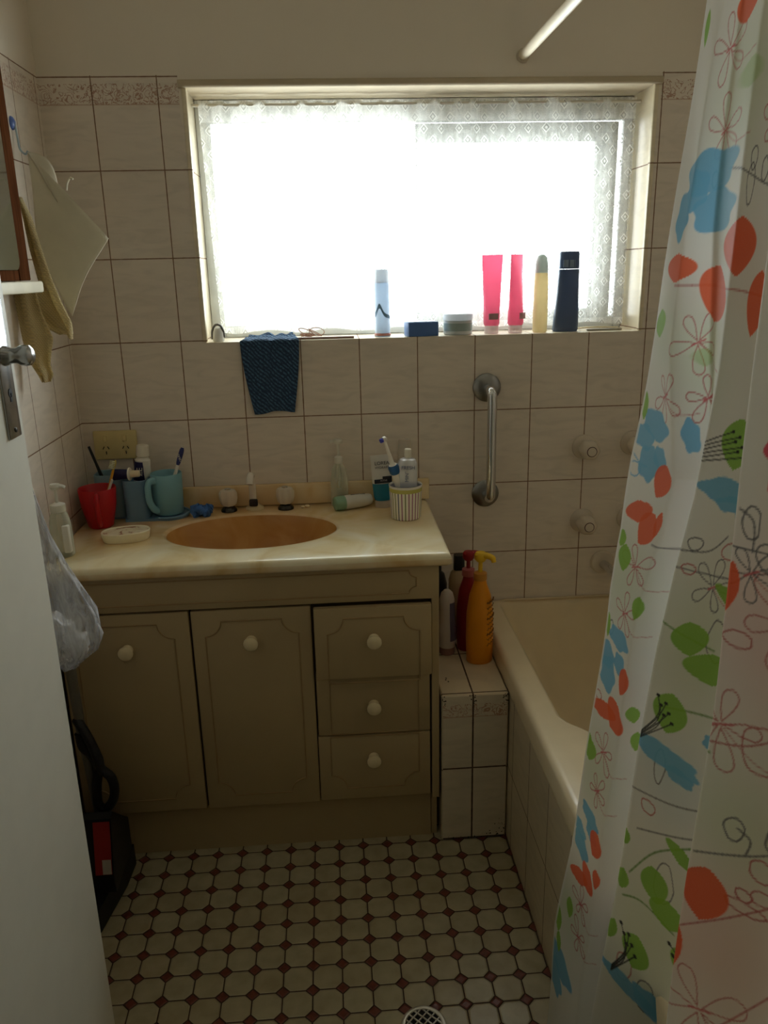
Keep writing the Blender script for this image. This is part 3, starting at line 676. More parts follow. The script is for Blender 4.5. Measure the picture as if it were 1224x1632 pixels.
rows_cloth(bm, [(1.335, .004, .044, -.345, -.335), (1.29, .006, .050, -.345, -.335), (1.24, .008, .066, -.345, -.335), (1.21, .012, .058, -.345, -.335), (1.185, .020, .052, -.345, -.335), (1.165, .030, .056, -.345, -.335), (1.15, .036, .048, -.345, -.335)], 0, 0.008, 3)
tag(obj('hand_towel', bm, YT, smooth=60, solid=0.003), 'yellow waffle hand towel draped behind the mirror shelf on the left wall', 'towel')

# ================================================================ THINGS ON THE WINDOW SILL
ZS = 1.1953
def sub(fn, name, m, parent, **k):
    bm = bm_new(); fn(bm); return obj(name, bm, m, parent, **k)
def sill_things():  # can, box, tubes and navy bottle coloured paler to imitate window glare
    t = thing('aerosol_can', 'pale blue and white aerosol can on the sill, left of the blue box', 'spray can', (0.784, 0.048, ZS))
    c = (0.784, 0.048)
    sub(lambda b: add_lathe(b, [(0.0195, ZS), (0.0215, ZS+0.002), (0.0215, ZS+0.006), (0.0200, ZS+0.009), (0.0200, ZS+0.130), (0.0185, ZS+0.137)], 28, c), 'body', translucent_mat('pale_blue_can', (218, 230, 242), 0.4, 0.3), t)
    sub(lambda b: add_lathe(b, [(0.0190, ZS+0.135), (0.0190, ZS+0.160), (0.0165, ZS+0.168), (0.006, ZS+0.170)], 28, c), 'cap', translucent_mat('white_cap_plastic', (232, 236, 240), 0.35), t)
    sub(lambda b: add_lathe(b, [(0.0204, ZS+0.001), (0.0218, ZS+0.003), (0.0218, ZS+0.007), (0.0204, ZS+0.009)], 28, c, cap=False), 'base_band', mat('dull_red_metal', (180, 120, 110), 0.4), t)
    def wave(b):
        n = 20
        top = []; bot = []
        for i in range(n+1):
            a = -PI/2-1.25+2.5*i/n; h = 0.062+0.022*math.exp(-((i/n-0.33)/0.16)**2)-0.020*max(0, i/n-0.5)
            top.append(b.verts.new((c[0]+0.0203*math.cos(a), c[1]+0.0203*math.sin(a), ZS+h))); bot.append(b.verts.new((c[0]+0.0203*math.cos(a), c[1]+0.0203*math.sin(a), ZS+h-0.014+0.006*(i/n))))
        for i in range(n): b.faces.new((top[i], top[i+1], bot[i+1], bot[i]))
    sub(wave, 'label_wave', mat('steel_blue_print', (110, 146, 176), 0.4), t)
    t = thing('soap_box', 'low blue cardboard soap box on the window sill', 'box', (0.884, 0.032, ZS))
    BLU = translucent_mat('blue_card', (84, 122, 178), 0.15, 0.5); Rm = Matrix.Translation((0.884, 0.034, ZS)) @ Matrix.Rotation(0.16, 4, 'Z')
    sub(lambda b: add_box(b, (-0.040, -0.024, 0.0), (0.040, 0.024, 0.036), 0.0015), 'carton', BLU, t, M=Rm)
    sub(lambda b: add_box(b, (-0.036, -0.020, 0.0358), (0.036, 0.020, 0.0372), 0.0005), 'lid_flap', mat('white_card', (214, 220, 226), 0.6), t, M=Rm)
    t = thing('cream_jar', 'squat white cream jar on the sill between the blue box and the red tubes', 'jar', (0.982, 0.046, ZS))
    c = (0.982, 0.046)
    sub(lambda b: add_lathe(b, [(0.034, ZS), (0.0375, ZS+0.003), (0.0375, ZS+0.036), (0.035, ZS+0.038)], 32, c), 'body', translucent_mat('white_jar_glass', (214, 218, 216), 0.25), t)
    sub(lambda b: add_lathe(b, [(0.0385, ZS+0.037), (0.0390, ZS+0.039), (0.0390, ZS+0.052), (0.037, ZS+0.054)], 32, c), 'lid', translucent_mat('white_cap_plastic', (232, 236, 240), 0.35), t)
    sub(lambda b: add_lathe(b, [(0.0378, ZS+0.010), (0.0378, ZS+0.030)], 32, c, cap=False), 'label_band', mat('grey_green_label', (150, 168, 168), 0.5), t)
    RT = translucent_mat('hazed_red_tube', (222, 140, 162), 0.6, 0.3); CAPC = clear_plastic('clear_cap', (236, 226, 226), 0.5)  # red lightened to pink, with the window haze put into the colour
    for (x, rz, lab, kx) in ((1.072, 0.05, 'berry red squeeze tube on the sill, beside the white jar', 1.0), (1.136, 0.75, 'berry red squeeze tube on the sill turned side-on, beside the cream bottle', 0.95)):
        t = thing('squeeze_tube', lab, 'tube', (x, 0.050, ZS), 'berry red tubes on the sill'); Rm = Matrix.Translation((x, 0.050, ZS)) @ Matrix.Rotation(rz, 4, 'Z')
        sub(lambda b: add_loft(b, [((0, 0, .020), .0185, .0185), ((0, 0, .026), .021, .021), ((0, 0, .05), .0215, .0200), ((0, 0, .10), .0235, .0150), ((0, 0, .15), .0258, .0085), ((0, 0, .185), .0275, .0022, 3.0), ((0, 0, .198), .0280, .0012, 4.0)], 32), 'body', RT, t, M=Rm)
        sub(lambda b: add_lathe(b, [(.0175, 0), (.0185, .002), (.0180, .020)], 28), 'cap', CAPC, t, M=Rm)
        sub(lambda b: add_box(b, (-0.013, -0.0222, 0.036), (0.013, -0.0205, 0.052), 0.0004), 'label', mat('grey_pink_label', (176, 140, 146), 0.5), t, M=Rm)
    t = thing('roll_on_bottle', 'slim cream round-topped bottle on the sill, left of the navy bottle', 'bottle', (1.201, 0.048, ZS)); c = (1.201, 0.048)
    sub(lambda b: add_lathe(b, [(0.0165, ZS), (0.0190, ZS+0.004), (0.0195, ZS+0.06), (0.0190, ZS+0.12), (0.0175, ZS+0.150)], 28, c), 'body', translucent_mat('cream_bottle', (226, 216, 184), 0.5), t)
    sub(lambda b: add_lathe(b, [(0.0176, ZS+0.1502), (0.0170, ZS+0.170), (0.0140, ZS+0.188), (0.008, ZS+0.195), (0.002, ZS+0.196)], 28, c), 'cap', translucent_mat('pale_grey_cap', (206, 214, 210), 0.3), t)
    t = thing('shampoo_bottle', 'tall navy blue bottle at the right of the sill, in front of the lace edge', 'bottle', (1.272, 0.052, ZS))
    Rm = Matrix.Translation((1.272, 0.052, ZS)) @ Matrix.Rotation(-0.08, 4, 'Z'); NV = translucent_mat('hazed_navy_plastic', (92, 108, 134), 0.3, 0.3)  # dark navy greyed and lifted to carry the window glare
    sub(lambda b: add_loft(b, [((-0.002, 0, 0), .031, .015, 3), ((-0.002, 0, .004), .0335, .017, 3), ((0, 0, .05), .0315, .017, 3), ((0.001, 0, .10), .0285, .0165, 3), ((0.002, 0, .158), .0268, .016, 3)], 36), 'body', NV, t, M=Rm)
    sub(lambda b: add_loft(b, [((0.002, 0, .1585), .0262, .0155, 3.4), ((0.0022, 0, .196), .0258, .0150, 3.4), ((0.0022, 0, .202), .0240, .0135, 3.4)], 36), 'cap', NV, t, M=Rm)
    sub(lambda b: (add_box(b, (-0.016, -0.0168, .163), (-0.003, -0.0150, .181), .0003), add_box(b, (0.001, -0.0168, .163), (0.012, -0.0150, .181), .0003), add_box(b, (0.014, -0.0166, .163), (0.0155, -0.0150, .181), .0003)), 'label', mat('pale_blue_label', (132, 152, 176), 0.5), t, M=Rm)
    # flat sticks and combs
    def comb_at(label, x0, x1, y, col, rz):
        t = thing('comb', label, 'comb', ((x0+x1)/2, y, ZS)); L = (x1-x0)/2; Rm = Matrix.Translation(((x0+x1)/2, y, ZS)) @ Matrix.Rotation(rz, 4, 'Z'); m = mat(col[0], col[1], 0.4)
        sub(lambda b: add_box(b, (-L, -0.006, 0), (L, 0.004, 0.0055), 0.0015), 'spine', m, t, M=Rm)
        def teeth(b):
            k = int(L*1.2/0.0035)
            for i in range(k): x = -L*0.1+i*(L*1.05)/k; add_box(b, (x, 0.004, 0.001), (x+0.0016, 0.020, 0.0040))
        o = sub(teeth, 'teeth', m, t, M=Rm, smooth=0); o['kind'] = 'stuff'
    comb_at('thin dark brown comb lying along the front of the sill', 0.560, 0.708, 0.020, ('dark_tortoise', (112, 84, 70)), 0.0)
    comb_at('grey comb lying on the sill right of the navy bottle', 1.325, 1.420, 0.040, ('grey_horn', (136, 130, 116)), 0.05)
    t = tag(sub(lambda b: add_tube(b, smooth_path([(1.31, .085, ZS+.004), (1.345, .088, ZS+.006), (1.38, .086, ZS+.006), (1.425, .082, ZS+.004)], 5), .0035, 8, flat=0.6), 'toothpick_stick', mat('pale_wood_stick', (196, 182, 150), 0.6), None), 'pale flat stick lying on the sill behind the grey comb', 'stick')
    rnd = random.Random(5)
    bm = bm_new()
    for k in range(7):
        r = rnd.uniform(.010, .020); cx, cy = 0.600+rnd.uniform(-.016, .016), 0.062+rnd.uniform(-.008, .008); ti = rnd.uniform(.2, 1.2); ph = rnd.uniform(0, 6)
        add_tube(bm, [(cx+r*math.cos(a), cy+r*0.6*math.sin(a), ZS+.004+r*ti*0.5*(1+math.sin(a+ph))) for a in [2*PI*i/22 for i in range(22)]], 0.0011, 6, closed=True)
    tag(obj('hair_ties', bm, mat('brown_elastic', (150, 112, 92), 0.7)), 'tangle of thin brown hair ties on the sill behind the dark comb', 'hair ties')
    t = thing('nail_brush', 'small white nail brush with a grey loop handle in the left corner of the sill', 'brush', (0.362, 0.022, ZS))
    sub(lambda b: add_loft(b, [((.362, .022, ZS), .013, .010), ((.362, .022, ZS+.004), .0145, .011), ((.362, .022, ZS+.022), .0135, .010), ((.361, .022, ZS+.034), .008, .006)], 24), 'body', mat('white_brush_plastic', (226, 226, 222), 0.4), t)
    sub(lambda b: add_tube(b, smooth_path([(.3465, .022, ZS+.006), (.3475, .022, ZS+.026), (.356, .022, ZS+.041), (.368, .022, ZS+.040), (.3755, .022, ZS+.026), (.3765, .022, ZS+.010)], 5), .003, 8), 'loop_handle', mat('grey_loop', (92, 88, 84), 0.5), t)
    # blue knitted cloth hung over the sill edge
    t = NT('blue_knit'); P, vec = t.pos(); wv = t.n('ShaderNodeTexWave'); wv.bands_direction = 'DIAGONAL'; wv.inputs['Scale'].default_value = 55; wv.inputs['Distortion'].default_value = 2.5; wv.inputs['Detail'].default_value = 2; t.l(vec, wv.inputs['Vector'])
    vo = t.n('ShaderNodeTexVoronoi'); vo.inputs['Scale'].default_value = 190; t.l(vec, vo.inputs['Vector']); h = t.math('MULTIPLY', wv.outputs['Fac'], t.math('SUBTRACT', 1.0, vo.outputs['Distance']))
    colr = t.ramp(h, [(0.1, hexc(34, 56, 84)), (0.75, hexc(86, 126, 160))]); t.l(colr, t.b.inputs['Base Color']); t.b.inputs['Roughness'].default_value = 0.95; t.bump(h, 0.8, 0.003)
    def cloth(u, v):
        # v 0..0.28 lies crumpled on the sill, the rest hangs down the tiles
        if v < 0.28:
            q = v/0.28; y = 0.055*(1-q)-0.004*q; x = 0.425+0.140*u+0.02*math.sin(3*u+1)*(1-q); z = ZS+0.003+(0.006*math.sin(9*u+2)**2+0.007*math.sin(5*u+7*q)**2)*(1-q)+0.001
            return (x, y, z)
        q = (v-0.28)/0.72; xl = 0.418+0.026*q**1.5; xr = 0.567-0.020*q**1.5
        z = ZS+0.001-q*0.182-0.0045*math.cos(PI*2*u)*q-0.003*math.sin(5*u)*q
        return (xl+(xr-xl)*u, -0.006-0.004*math.sin(PI*u*3+q*2)**2, z)
    bm = bm_new(); add_grid(bm, cloth, 30, 50)
    tag(obj('wash_cloth', bm, t.m, smooth=70, solid=0.003), 'blue knitted wash cloth hanging over the window sill edge', 'cloth')
sill_things()

# ---------------------------------------------------------------- lace curtain
def lace_mat():
    t = NT('white_lace'); uv = t.n('ShaderNodeUVMap'); uv.uv_map = 'cloth'; sx = t.n('ShaderNodeSeparateXYZ'); t.l(uv.outputs[0], sx.inputs[0]); U, V = sx.outputs[0], sx.outputs[1]
    # lozenge motifs staggered on the net (U, V in metres of cloth)
    p = 0.060
    a = t.math('DIVIDE', U, p); b = t.math('DIVIDE', V, p*0.9)
    s = t.math('ADD', a, b); d = t.math('SUBTRACT', a, b)
    fs = t.math('ABSOLUTE', t.math('SUBTRACT', t.math('FRACT', s), 0.5)); fd = t.math('ABSOLUTE', t.math('SUBTRACT', t.math('FRACT', d), 0.5))
    lz = t.math('MAXIMUM', fs, fd)
    ring = t.math('MULTIPLY', t.math('GREATER_THAN', lz, 0.17), t.math('LESS_THAN', lz, 0.24)); core = t.math('LESS_THAN', lz, 0.08); hole = t.math('MULTIPLY', t.math('GREATER_THAN', lz, 0.08), t.math('LESS_THAN', lz, 0.17))
    net = t.noise(420, 2, uv.outputs[0]); cl = t.noise(38, 3, uv.outputs[0], 1.5)
    den = t.math('ADD', 0.36, t.math('MULTIPLY', t.math('SUBTRACT', cl, 0.5), 0.7)); den = t.math('ADD', den, t.math('MULTIPLY', t.math('SUBTRACT', net, 0.5), 0.8))
    mpv = t.n('ShaderNodeMapping'); t.l(uv.outputs[0], mpv.inputs[0]); mpv.inputs['Scale'].default_value = (75, 2.5, 1); den = t.math('ADD', den, t.math('MULTIPLY', t.math('SUBTRACT', t.noise(1.0, 3, mpv.outputs[0], 0.4), 0.5), 0.75)); den = t.math('ADD', den, t.math('MULTIPLY', ring, 0.5)); den = t.math('ADD', den, t.math('MULTIPLY', core, 0.5)); den = t.math('SUBTRACT', den, t.math('MULTIPLY', hole, 0.22))
    head = t.math('GREATER_THAN', V, 0.505); den = t.math('ADD', den, t.math('MULTIPLY', head, 0.30))
    hem = t.math('LESS_THAN', V, 0.014); den = t.math('ADD', den, t.math('MULTIPLY', hem, 0.3))
    den = t.math('MINIMUM', t.math('MAXIMUM', den, 0.08), 0.95)
    c = hexc(232, 232, 228); t.l(t.ramp(cl, [(0.3, tuple(x*0.94 for x in c)), (0.7, c)]), t.b.inputs['Base Color']); t.b.inputs['Roughness'].default_value = 0.9
    tr = t.n('ShaderNodeBsdfTranslucent'); tr.inputs[0].default_value = (*c, 1); m1 = t.n('ShaderNodeMixShader'); m1.inputs[0].default_value = 0.4; t.l(t.b.outputs[0], m1.inputs[1]); t.l(tr.outputs[0], m1.inputs[2])
    tp = t.n('ShaderNodeBsdfTransparent'); m2 = t.n('ShaderNodeMixShader'); t.l(den, m2.inputs[0]); t.l(tp.outputs[0], m2.inputs[1]); t.l(m1.outputs[0], m2.inputs[2]); t.l(m2.outputs[0], t.out.inputs[0])
    return t.m
def lace():
    NU, NV = 420, 40; xs0, xs1, z0, z1 = 0.346, 1.444, 1.212, 1.766; full = 1.35
    bm = bm_new(); uvl = bm.loops.layers.uv.new('cloth'); rnd = random.Random(11); ph = [rnd.uniform(0, 6.28) for _ in range(4)]
    V = []
    for j in range(NV+1):
        v = j/NV; row = []
        for i in range(NU+1):
            u = i/NU; x = xs0+(xs1-xs0)*u; tight = 0.6+0.4*v
            # panel hangs in from the left jamb towards its foot
            x += 0.016*(1-v)*max(0, 1-u*6)-0.004*(1-v)*max(0, u*6-5)
            y = 0.098+0.0065*math.sin(64*u+ph[0]+0.8*math.sin(9*u+2.2*v))*(1.1-0.3*v)+0.004*math.sin(143*u+ph[1])*v+0.003*math.sin(27*u+ph[2]+3*v)
            z = z0+(z1-z0)*v+(0.004*math.sin(40*u+ph[3]) if j == 0 else 0)
            row.append((bm.verts.new((x, y, z)), (u*(xs1-xs0)*full, v*(z1-z0))))
        V.append(row)
    for j in range(NV):
        for i in range(NU):
            q = (V[j][i], V[j][i+1], V[j+1][i+1], V[j+1][i]); f = bm.faces.new([w[0] for w in q])
            for lp, w in zip(f.loops, q): lp[uvl].uv = w[1]
    o = obj('lace_curtain', bm, lace_mat(), smooth=80)
    tag(o, 'gathered white lace curtain with lozenge motifs across the window', 'curtain')
    bm = bm_new(); add_tube(bm, [(WX0+0.0005, 0.098, 1.756), (WX1-0.0005, 0.098, 1.756)], 0.0035, 8); obj('curtain_wire', bm, mat('white_wire', (200, 196, 186), 0.5), o)
lace()

# ================================================================ THINGS ON THE VANITY
def vanity_things():
    PW = translucent_mat('white_pump_plastic', (230, 228, 216), 0.2, 0.3)
    def pump(parent, c, z, ang, m, r=0.013, reach=0.026, h=0.055):
        x, y = c
        sub(lambda b: add_lathe(b, [(r, z), (r*1.05, z+.003), (r, z+.016), (r*.55, z+.019), (r*.42, z+.020)], 24, c), 'collar', m, parent)
        def head(b):
            add_lathe(b, [(.0035, z+.019), (.0035, z+h-.012)], 12, c)
            add_loft(b, [((x, y, z+h-.012), .009, .009), ((x, y, z+h-.006), .0125, .011), ((x, y, z+h), .010, .009)], 20)
            dx, dy = math.cos(ang), math.sin(ang)
            add_tube(b, smooth_path([(x, y, z+h-.006), (x+dx*reach*.6, y+dy*reach*.6, z+h-.005), (x+dx*reach, y+dy*reach, z+h-.009)], 4), [.0058]*4+[.005]*4+[.0038], 10, flat=0.8)
        sub(head, 'pump_head', m, parent)
    # left corner hand pump
    c = (0.032, -0.352)
    t = thing('pump_bottle', 'clear pump bottle with a white pump in the left front corner of the vanity', 'bottle', (*c, ZT), 'hand pump bottles')
    CP = clear_plastic('clear_bottle', (226, 230, 214), 0.62, 0.1)
    sub(lambda b: add_loft(b, [((*c, ZT), .021, .021), ((*c, ZT+.003), .0235, .0235), ((*c, ZT+.05), .0240, .0240), ((*c, ZT+.078), .0225, .0225), ((*c, ZT+.094), .0190, .0190), ((*c, ZT+.104), .0135, .0135)], 28), 'body', CP, t)
    pump(t, c, ZT+.103, 0.0, PW, 0.0165, 0.022, 0.062)
    sub(lambda b: add_box(b, (c[0]+.0085, c[1]-.0235, ZT+.012), (c[0]+.0235, c[1]-.008, ZT+.075), .003), 'label', mat('white_label', (226, 224, 214), 0.6), t)
    # right hand pump
    c = (0.655, -0.042)
    t = thing('pump_bottle', 'slim translucent pump bottle against the splashback behind the lying tube', 'bottle', (*c, ZT), 'hand pump bottles')
    sub(lambda b: add_loft(b, [((*c, ZT), .021, .017), ((*c, ZT+.003), .0235, .0190), ((*c, ZT+.07), .0225, .0180), ((*c, ZT+.100), .0180, .015), ((*c, ZT+.112), .0105, .0105), ((*c, ZT+.118), .0095, .0095)], 28), 'body', CP, t)
    pump(t, c, ZT+.116, PI, PW, 0.0105, 0.020, 0.064)
    sub(lambda b: add_lathe(b, [(.0028, ZT+.006), (.0028, ZT+.114)], 8, c), 'dip_tube', PW, t)
    # mugs
    def mug(label, x, y, z, rt, rb, h, m, ang, hr, grp):
        t = thing('mug', label, 'mug', (x, y, z), grp)
        sub(lambda b: add_lathe(b, [(rb*.9, z), (rb, z+.003), (rb+(rt-rb)*.75, z+h*.55), (rt, z+h-.002), (rt-.0012, z+h), (rt-.0030, z+h-.002), (rb+(rt-rb)*.72-.003, z+h*.5), (rb-.003, z+.006), (.002, z+.004)], 40, (x, y)), 'cup', m, t, smooth=50)
        dx, dy = math.cos(ang), math.sin(ang); q = lambda rr, zz: (x+dx*rr, y+dy*rr, z+zz)
        rm = lambda f: rb+(rt-rb)*min(1, f*1.2)
        sub(lambda b: add_tube(b, smooth_path([q(rm(.86)-.004, h*.86), q(rm(.86)+hr*.7, h*.88), q(rm(.7)+hr, h*.70), q(rm(.5)+hr*.95, h*.42), q(rm(.3)+hr*.45, h*.20), q(rm(.12)-.004, h*.14)], 6), .0062, 12, flat=1.5), 'handle', m, t)
        return t
    RED = translucent_mat('red_plastic', (196, 26, 36), 0.15, 0.35); BLUE = translucent_mat('pale_blue_plastic_mug', (134, 186, 200), 0.15, 0.4); BLUE2 = mat('slate_blue_plastic', (108, 142, 168), 0.45)
    mug('red plastic mug holding toothbrushes in the left corner of the vanity', 0.058, -0.140, ZT, 0.0455, 0.030, 0.100, RED, -1.35, 0.018, 'toothbrush mugs')
    mug('pale blue plastic mug sitting in the round end of the blue caddy', 0.214, -0.072, ZT+.0085, 0.0395, 0.0365, 0.106, BLUE, -2.2, 0.024, 'toothbrush mugs')
    t = thing('toothbrush_caddy', 'blue plastic bathroom caddy with two tubs and a round mug stand', 'caddy', (0.14, -0.07, ZT))
    def tray(b):
        P = [(0.214+0.050*math.cos(a), -0.070+0.050*math.sin(a)) for a in [-PI*.62+PI*1.24*i/24 for i in range(25)]]
        P += [(0.112, -0.022), (0.036, -0.022), (0.036, -0.085), (0.108, -0.085), (0.112, -0.116)]
        add_prism(b, P, 2, ZT, ZT+.006)
        add_tube(b, [(p[0], p[1], ZT+.007) for p in P[:25]], .0035, 8)
    sub(tray, 'base', BLUE2, t)
    def tub(name, x0, x1, y0, y1, h, m):
        def f(b):
            cx, cy, rx, ry = (x0+x1)/2, (y0+y1)/2, (x1-x0)/2, (y1-y0)/2
            add_loft(b, [((cx, cy, ZT+.005), rx*.96, ry*.96, 5), ((cx, cy, ZT+h-.001), rx, ry, 5), ((cx, cy, ZT+h), rx-.001, ry-.001, 5), ((cx, cy, ZT+h-.001), rx-.003, ry-.003, 5), ((cx, cy, ZT+.010), rx-.005, ry-.005, 5)], 40)
        return sub(f, name, m, t)
    tub('tub', 0.034, 0.108, -0.088, -0.020, 0.116, mat('pale_blue_tub', (140, 172, 184), 0.45)); tub('tub', 0.110, 0.172, -0.118, -0.022, 0.106, BLUE2)
    # brushes
    def brush(label, a, b_, m, head_m, bristle_m, r=.0042, head=True, grp='toothbrushes'):
        a, b_ = Vector(a), Vector(b_); t = thing('toothbrush', label, 'toothbrush', tuple(a), grp); d = (b_-a)
        sub(lambda b: add_tube(b, [a+d*k/8 for k in range(9)], [r*.7, r, r*1.15, r*1.1, r, r*.85, r*.7, r*.75, r*.7], 10), 'handle', m, t)
        if head:
            n = d.normalized(); side = Vector((-0.55, -0.8, 0.2)); side = (side-n*side.dot(n)).normalized()
            sub(lambda b: add_tube(b, [b_-n*.001, b_+n*.008, b_+n*.018, b_+n*.024], [.003, .0052, .0052, .003], 10, flat=.7), 'head', head_m, t)
            def br(b):
                u2 = n.cross(side)
                for i in range(5):
                    for j in (-1, 0, 1):
                        o = b_+n*(.004+i*.004)+u2*(j*.0028); add_tube(b, [o+side*.002, o+side*.013], .0015, 6)
            o = sub(br, 'bristles', bristle_m, t); o['kind'] = 'stuff'
        return t
    YEL = mat('yellow_orange_plastic', (226, 160, 42), 0.4); WHT = mat('white_plastic', (232, 228, 218), 0.4); NAVY = mat('navy_brush', (40, 50, 110), 0.4); BLK = mat('black_plastic', (24, 24, 26), 0.4)
    brush('yellow toothbrush standing in the red mug', (0.060, -0.150, ZT+.012), (0.100, -0.128, ZT+.140), YEL, mat('yellow_green', (206, 186, 84), 0.4), mat('pale_bristle', (222, 222, 190), 0.7))
    brush('white toothbrush handle leaning in the red mug', (0.052, -0.128, ZT+.012), (0.098, -0.142, ZT+.118), WHT, WHT, WHT, head=False)
    brush('black toothbrush handle leaning left in the blue caddy', (0.074, -0.050, ZT+.014), (0.027, -0.058, ZT+.186), BLK, BLK, BLK, r=.0048, head=False)
    t = brush('white toothbrush with a navy grip leaning right in the pale blue mug', (0.206, -0.082, ZT+.020), (0.262, -0.066, ZT+.178), WHT, WHT, WHT, r=.0050, head=False)
    def grip(b):
        a, e = Vector((0.206, -0.082, ZT+.020)), Vector((0.262, -0.066, ZT+.178)); d = e-a
        add_tube(b, [a+d*(.70+.30*k/6) for k in range(7)], [.0030, .0054, .0060, .0062, .0062, .0058, .0030], 12)
    sub(grip, 'grip', NAVY, t)
    text_mesh('lettering', 'ORAL', 0.0085, Matrix.Translation((0.2535, -0.0755, ZT+.152)) @ Matrix.Rotation(-0.34, 4, 'Y') @ Matrix.Rotation(PI/2, 4, 'X') @ Matrix.Rotation(PI/2, 4, 'Z'), WHT, t)
    # tubes in the caddy
    WT = mat('white_tube', (226, 222, 212), 0.35); NVT = mat('navy_tube_print', (34, 34, 82), 0.4)
    t = thing('toothpaste_tube', 'white and navy toothpaste tube standing cap up in the blue caddy', 'toothpaste', (0.144, -0.062, ZT+.01), 'toothpaste tubes')
    Rm = tilt_M((0.144, -0.060, ZT+.012), rx=0.05, ry=0.10, rz=0.15)
    sub(lambda b: add_loft(b, [((0, 0, 0), .024, .0015, 4), ((0, 0, .04), .0235, .008), ((0, 0, .09), .0215, .014), ((0, 0, .138), .0185, .0175), ((0, 0, .146), .012, .012)], 32), 'body', WT, t, M=Rm)
    sub(lambda b: add_lathe(b, [(.0150, .147), (.0165, .149), (.0155, .172), (.0145, .175)], 24), 'cap', mat('white_cap', (226, 220, 204), 0.4), t, M=Rm)
    sub(lambda b: add_loft(b, [((-.004, -.0006, .085), .0185, .0150), ((-.004, -.0006, .135), .0160, .0175)], 32, cap=False), 'label', NVT, t, M=Rm)
    text_mesh('lettering', 'ZE', 0.020, Rm @ Matrix.Translation((-0.006, -0.0186, .110)) @ Matrix.Rotation(PI/2, 4, 'X') @ Matrix.Rotation(PI/2, 4, 'Z'), WT, t)
    t = thing('toothpaste_tube', 'small navy toothpaste tube lying across the top of the blue caddy', 'toothpaste', (0.128, -0.105, ZT+.11), 'toothpaste tubes')
    Rm = Matrix.Translation((0.090, -0.104, ZT+.1215)) @ Matrix.Rotation(-0.08, 4, 'Z') @ Matrix.Rotation(PI/2-0.03, 4, 'Y')
    sub(lambda b: add_loft(b, [((0, 0, 0), .0145, .0015, 4), ((0, 0, .020), .0135, .007), ((0, 0, .040), .012, .0115)], 28), 'body', NVT, t, M=Rm)
    sub(lambda b: add_lathe(b, [(.0120, .0402), (.0165, .0415), (.0165, .0445), (.0075, .046)], 24), 'shoulder', WT, t, M=Rm)
    sub(lambda b: add_lathe(b, [(.0082, .0462), (.0088, .048), (.0084, .066), (.0074, .068)], 22), 'cap', mat('cream_cap', (222, 206, 172), 0.4), t, M=Rm)
    # soap dish
    def soap():
        t = thing('soap_dish', 'oval cream soap dish with rusty stains in front of the red mug', 'soap dish', (0.147, -0.262, ZT))
        Rm = Matrix.Translation((0.147, -0.258, ZT)) @ Matrix.Rotation(0.22, 4, 'Z')
        n = NT('stained_soap_dish'); f = n.noise(40, 5, n.obj(), 0.8); n.l(n.ramp(f, [(0.42, hexc(232, 222, 194)), (0.58, hexc(222, 206, 170)), (0.63, hexc(150, 84, 40)), (0.75, hexc(196, 148, 96))]), n.b.inputs['Base Color']); n.b.inputs['Roughness'].default_value = 0.35
        sub(lambda b: add_loft(b, [((0, 0, 0), .050, .030, 2.3), ((0, 0, .004), .053, .033, 2.3), ((0, 0, .022), .056, .036, 2.3), ((0, 0, .024), .0545, .0345, 2.3), ((0, 0, .0225), .052, .032, 2.3), ((0, 0, .0215), .0518, .0318, 2.3)], 48, cap=False), 'rim', mat('cream_ceramic', (236, 228, 200), 0.3), t, M=Rm)
        sub(lambda b: add_loft(b, [((0, 0, .0216), .0519, .0319, 2.3), ((0, 0, .014), .046, .026, 2.3), ((0, 0, .011), .030, .016, 2.3), ((0, 0, .010), .004, .002, 2.3)], 48), 'bowl', n.m, t, M=Rm)
    soap()
    t = tag(sub(lambda b: [add_tube(b, [(0.298+(.017+.006*math.sin(5*a+k))*math.cos(a), -0.088+(.012+.004*math.sin(4*a+k*2))*math.sin(a), ZT+.013+.006*math.sin(3*a+k)+k*.003) for a in [2*PI*i/48 for i in range(48)]], [.0095+.0022*math.sin(17*2*PI*i/48+k) for i in range(48)], 10, closed=True) for k in range(2)], 'scrunchie', mat('blue_scrunchie', (66, 108, 168), 0.9, var=0.35, vscale=90, bump=0.6, bscale=220), None), 'crumpled blue hair scrunchie between the caddy and the left tap', 'scrunchie')
    for (x, y, r, lab) in ((0.556, -0.050, .0045, 'small crumb of white soap right of the tap, nearer the tap'), (0.568, -0.046, .0058, 'small crumb of white soap right of the tap, nearer the lying tube')):
        tag(sub(lambda b: bmesh.ops.create_icosphere(b, subdivisions=2, radius=r, matrix=Matrix.Translation((x, y, ZT+r*.62)) @ Matrix.Diagonal((1.2, .9, .7, 1))), 'soap_crumb', mat('white_soap', (232, 214, 180), 0.4, sss=0.2), None), lab, 'soap', 'soap crumbs')
    # lying roll-on tube
    t = thing('deodorant_stick', 'white bottle with a pale green cap lying on its side behind the basin', 'bottle', (0.69, -0.075, ZT))
    Rm = Matrix.Translation((0.640, -0.092, ZT+.0192)) @ Matrix.Rotation(0.34, 4, 'Z') @ Matrix.Rotation(PI/2, 4, 'Y')
    sub(lambda b: add_lathe(b, [(.014, 0), (.0175, .002), (.0190, .010), (.0190, .026), (.0182, .028)], 28), 'cap', translucent_mat('pale_green_cap', (146, 184, 152), 0.15), t, M=Rm)
    sub(lambda b: add_lathe(b, [(.0182, .0282), (.0188, .032), (.0180, .070), (.0150, .098), (.0135, .102)], 28), 'body', translucent_mat('white_bottle_plastic', (226, 222, 212), 0.15), t, M=Rm)
    sub(lambda b: add_loft(b, [((-.0004, 0, .045), .0189, .0080), ((-.0006, 0, .085), .0172, .0070)], 20, cap=False), 'label', mat('grey_label_print', (110, 112, 106), 0.5), t, M=Rm)
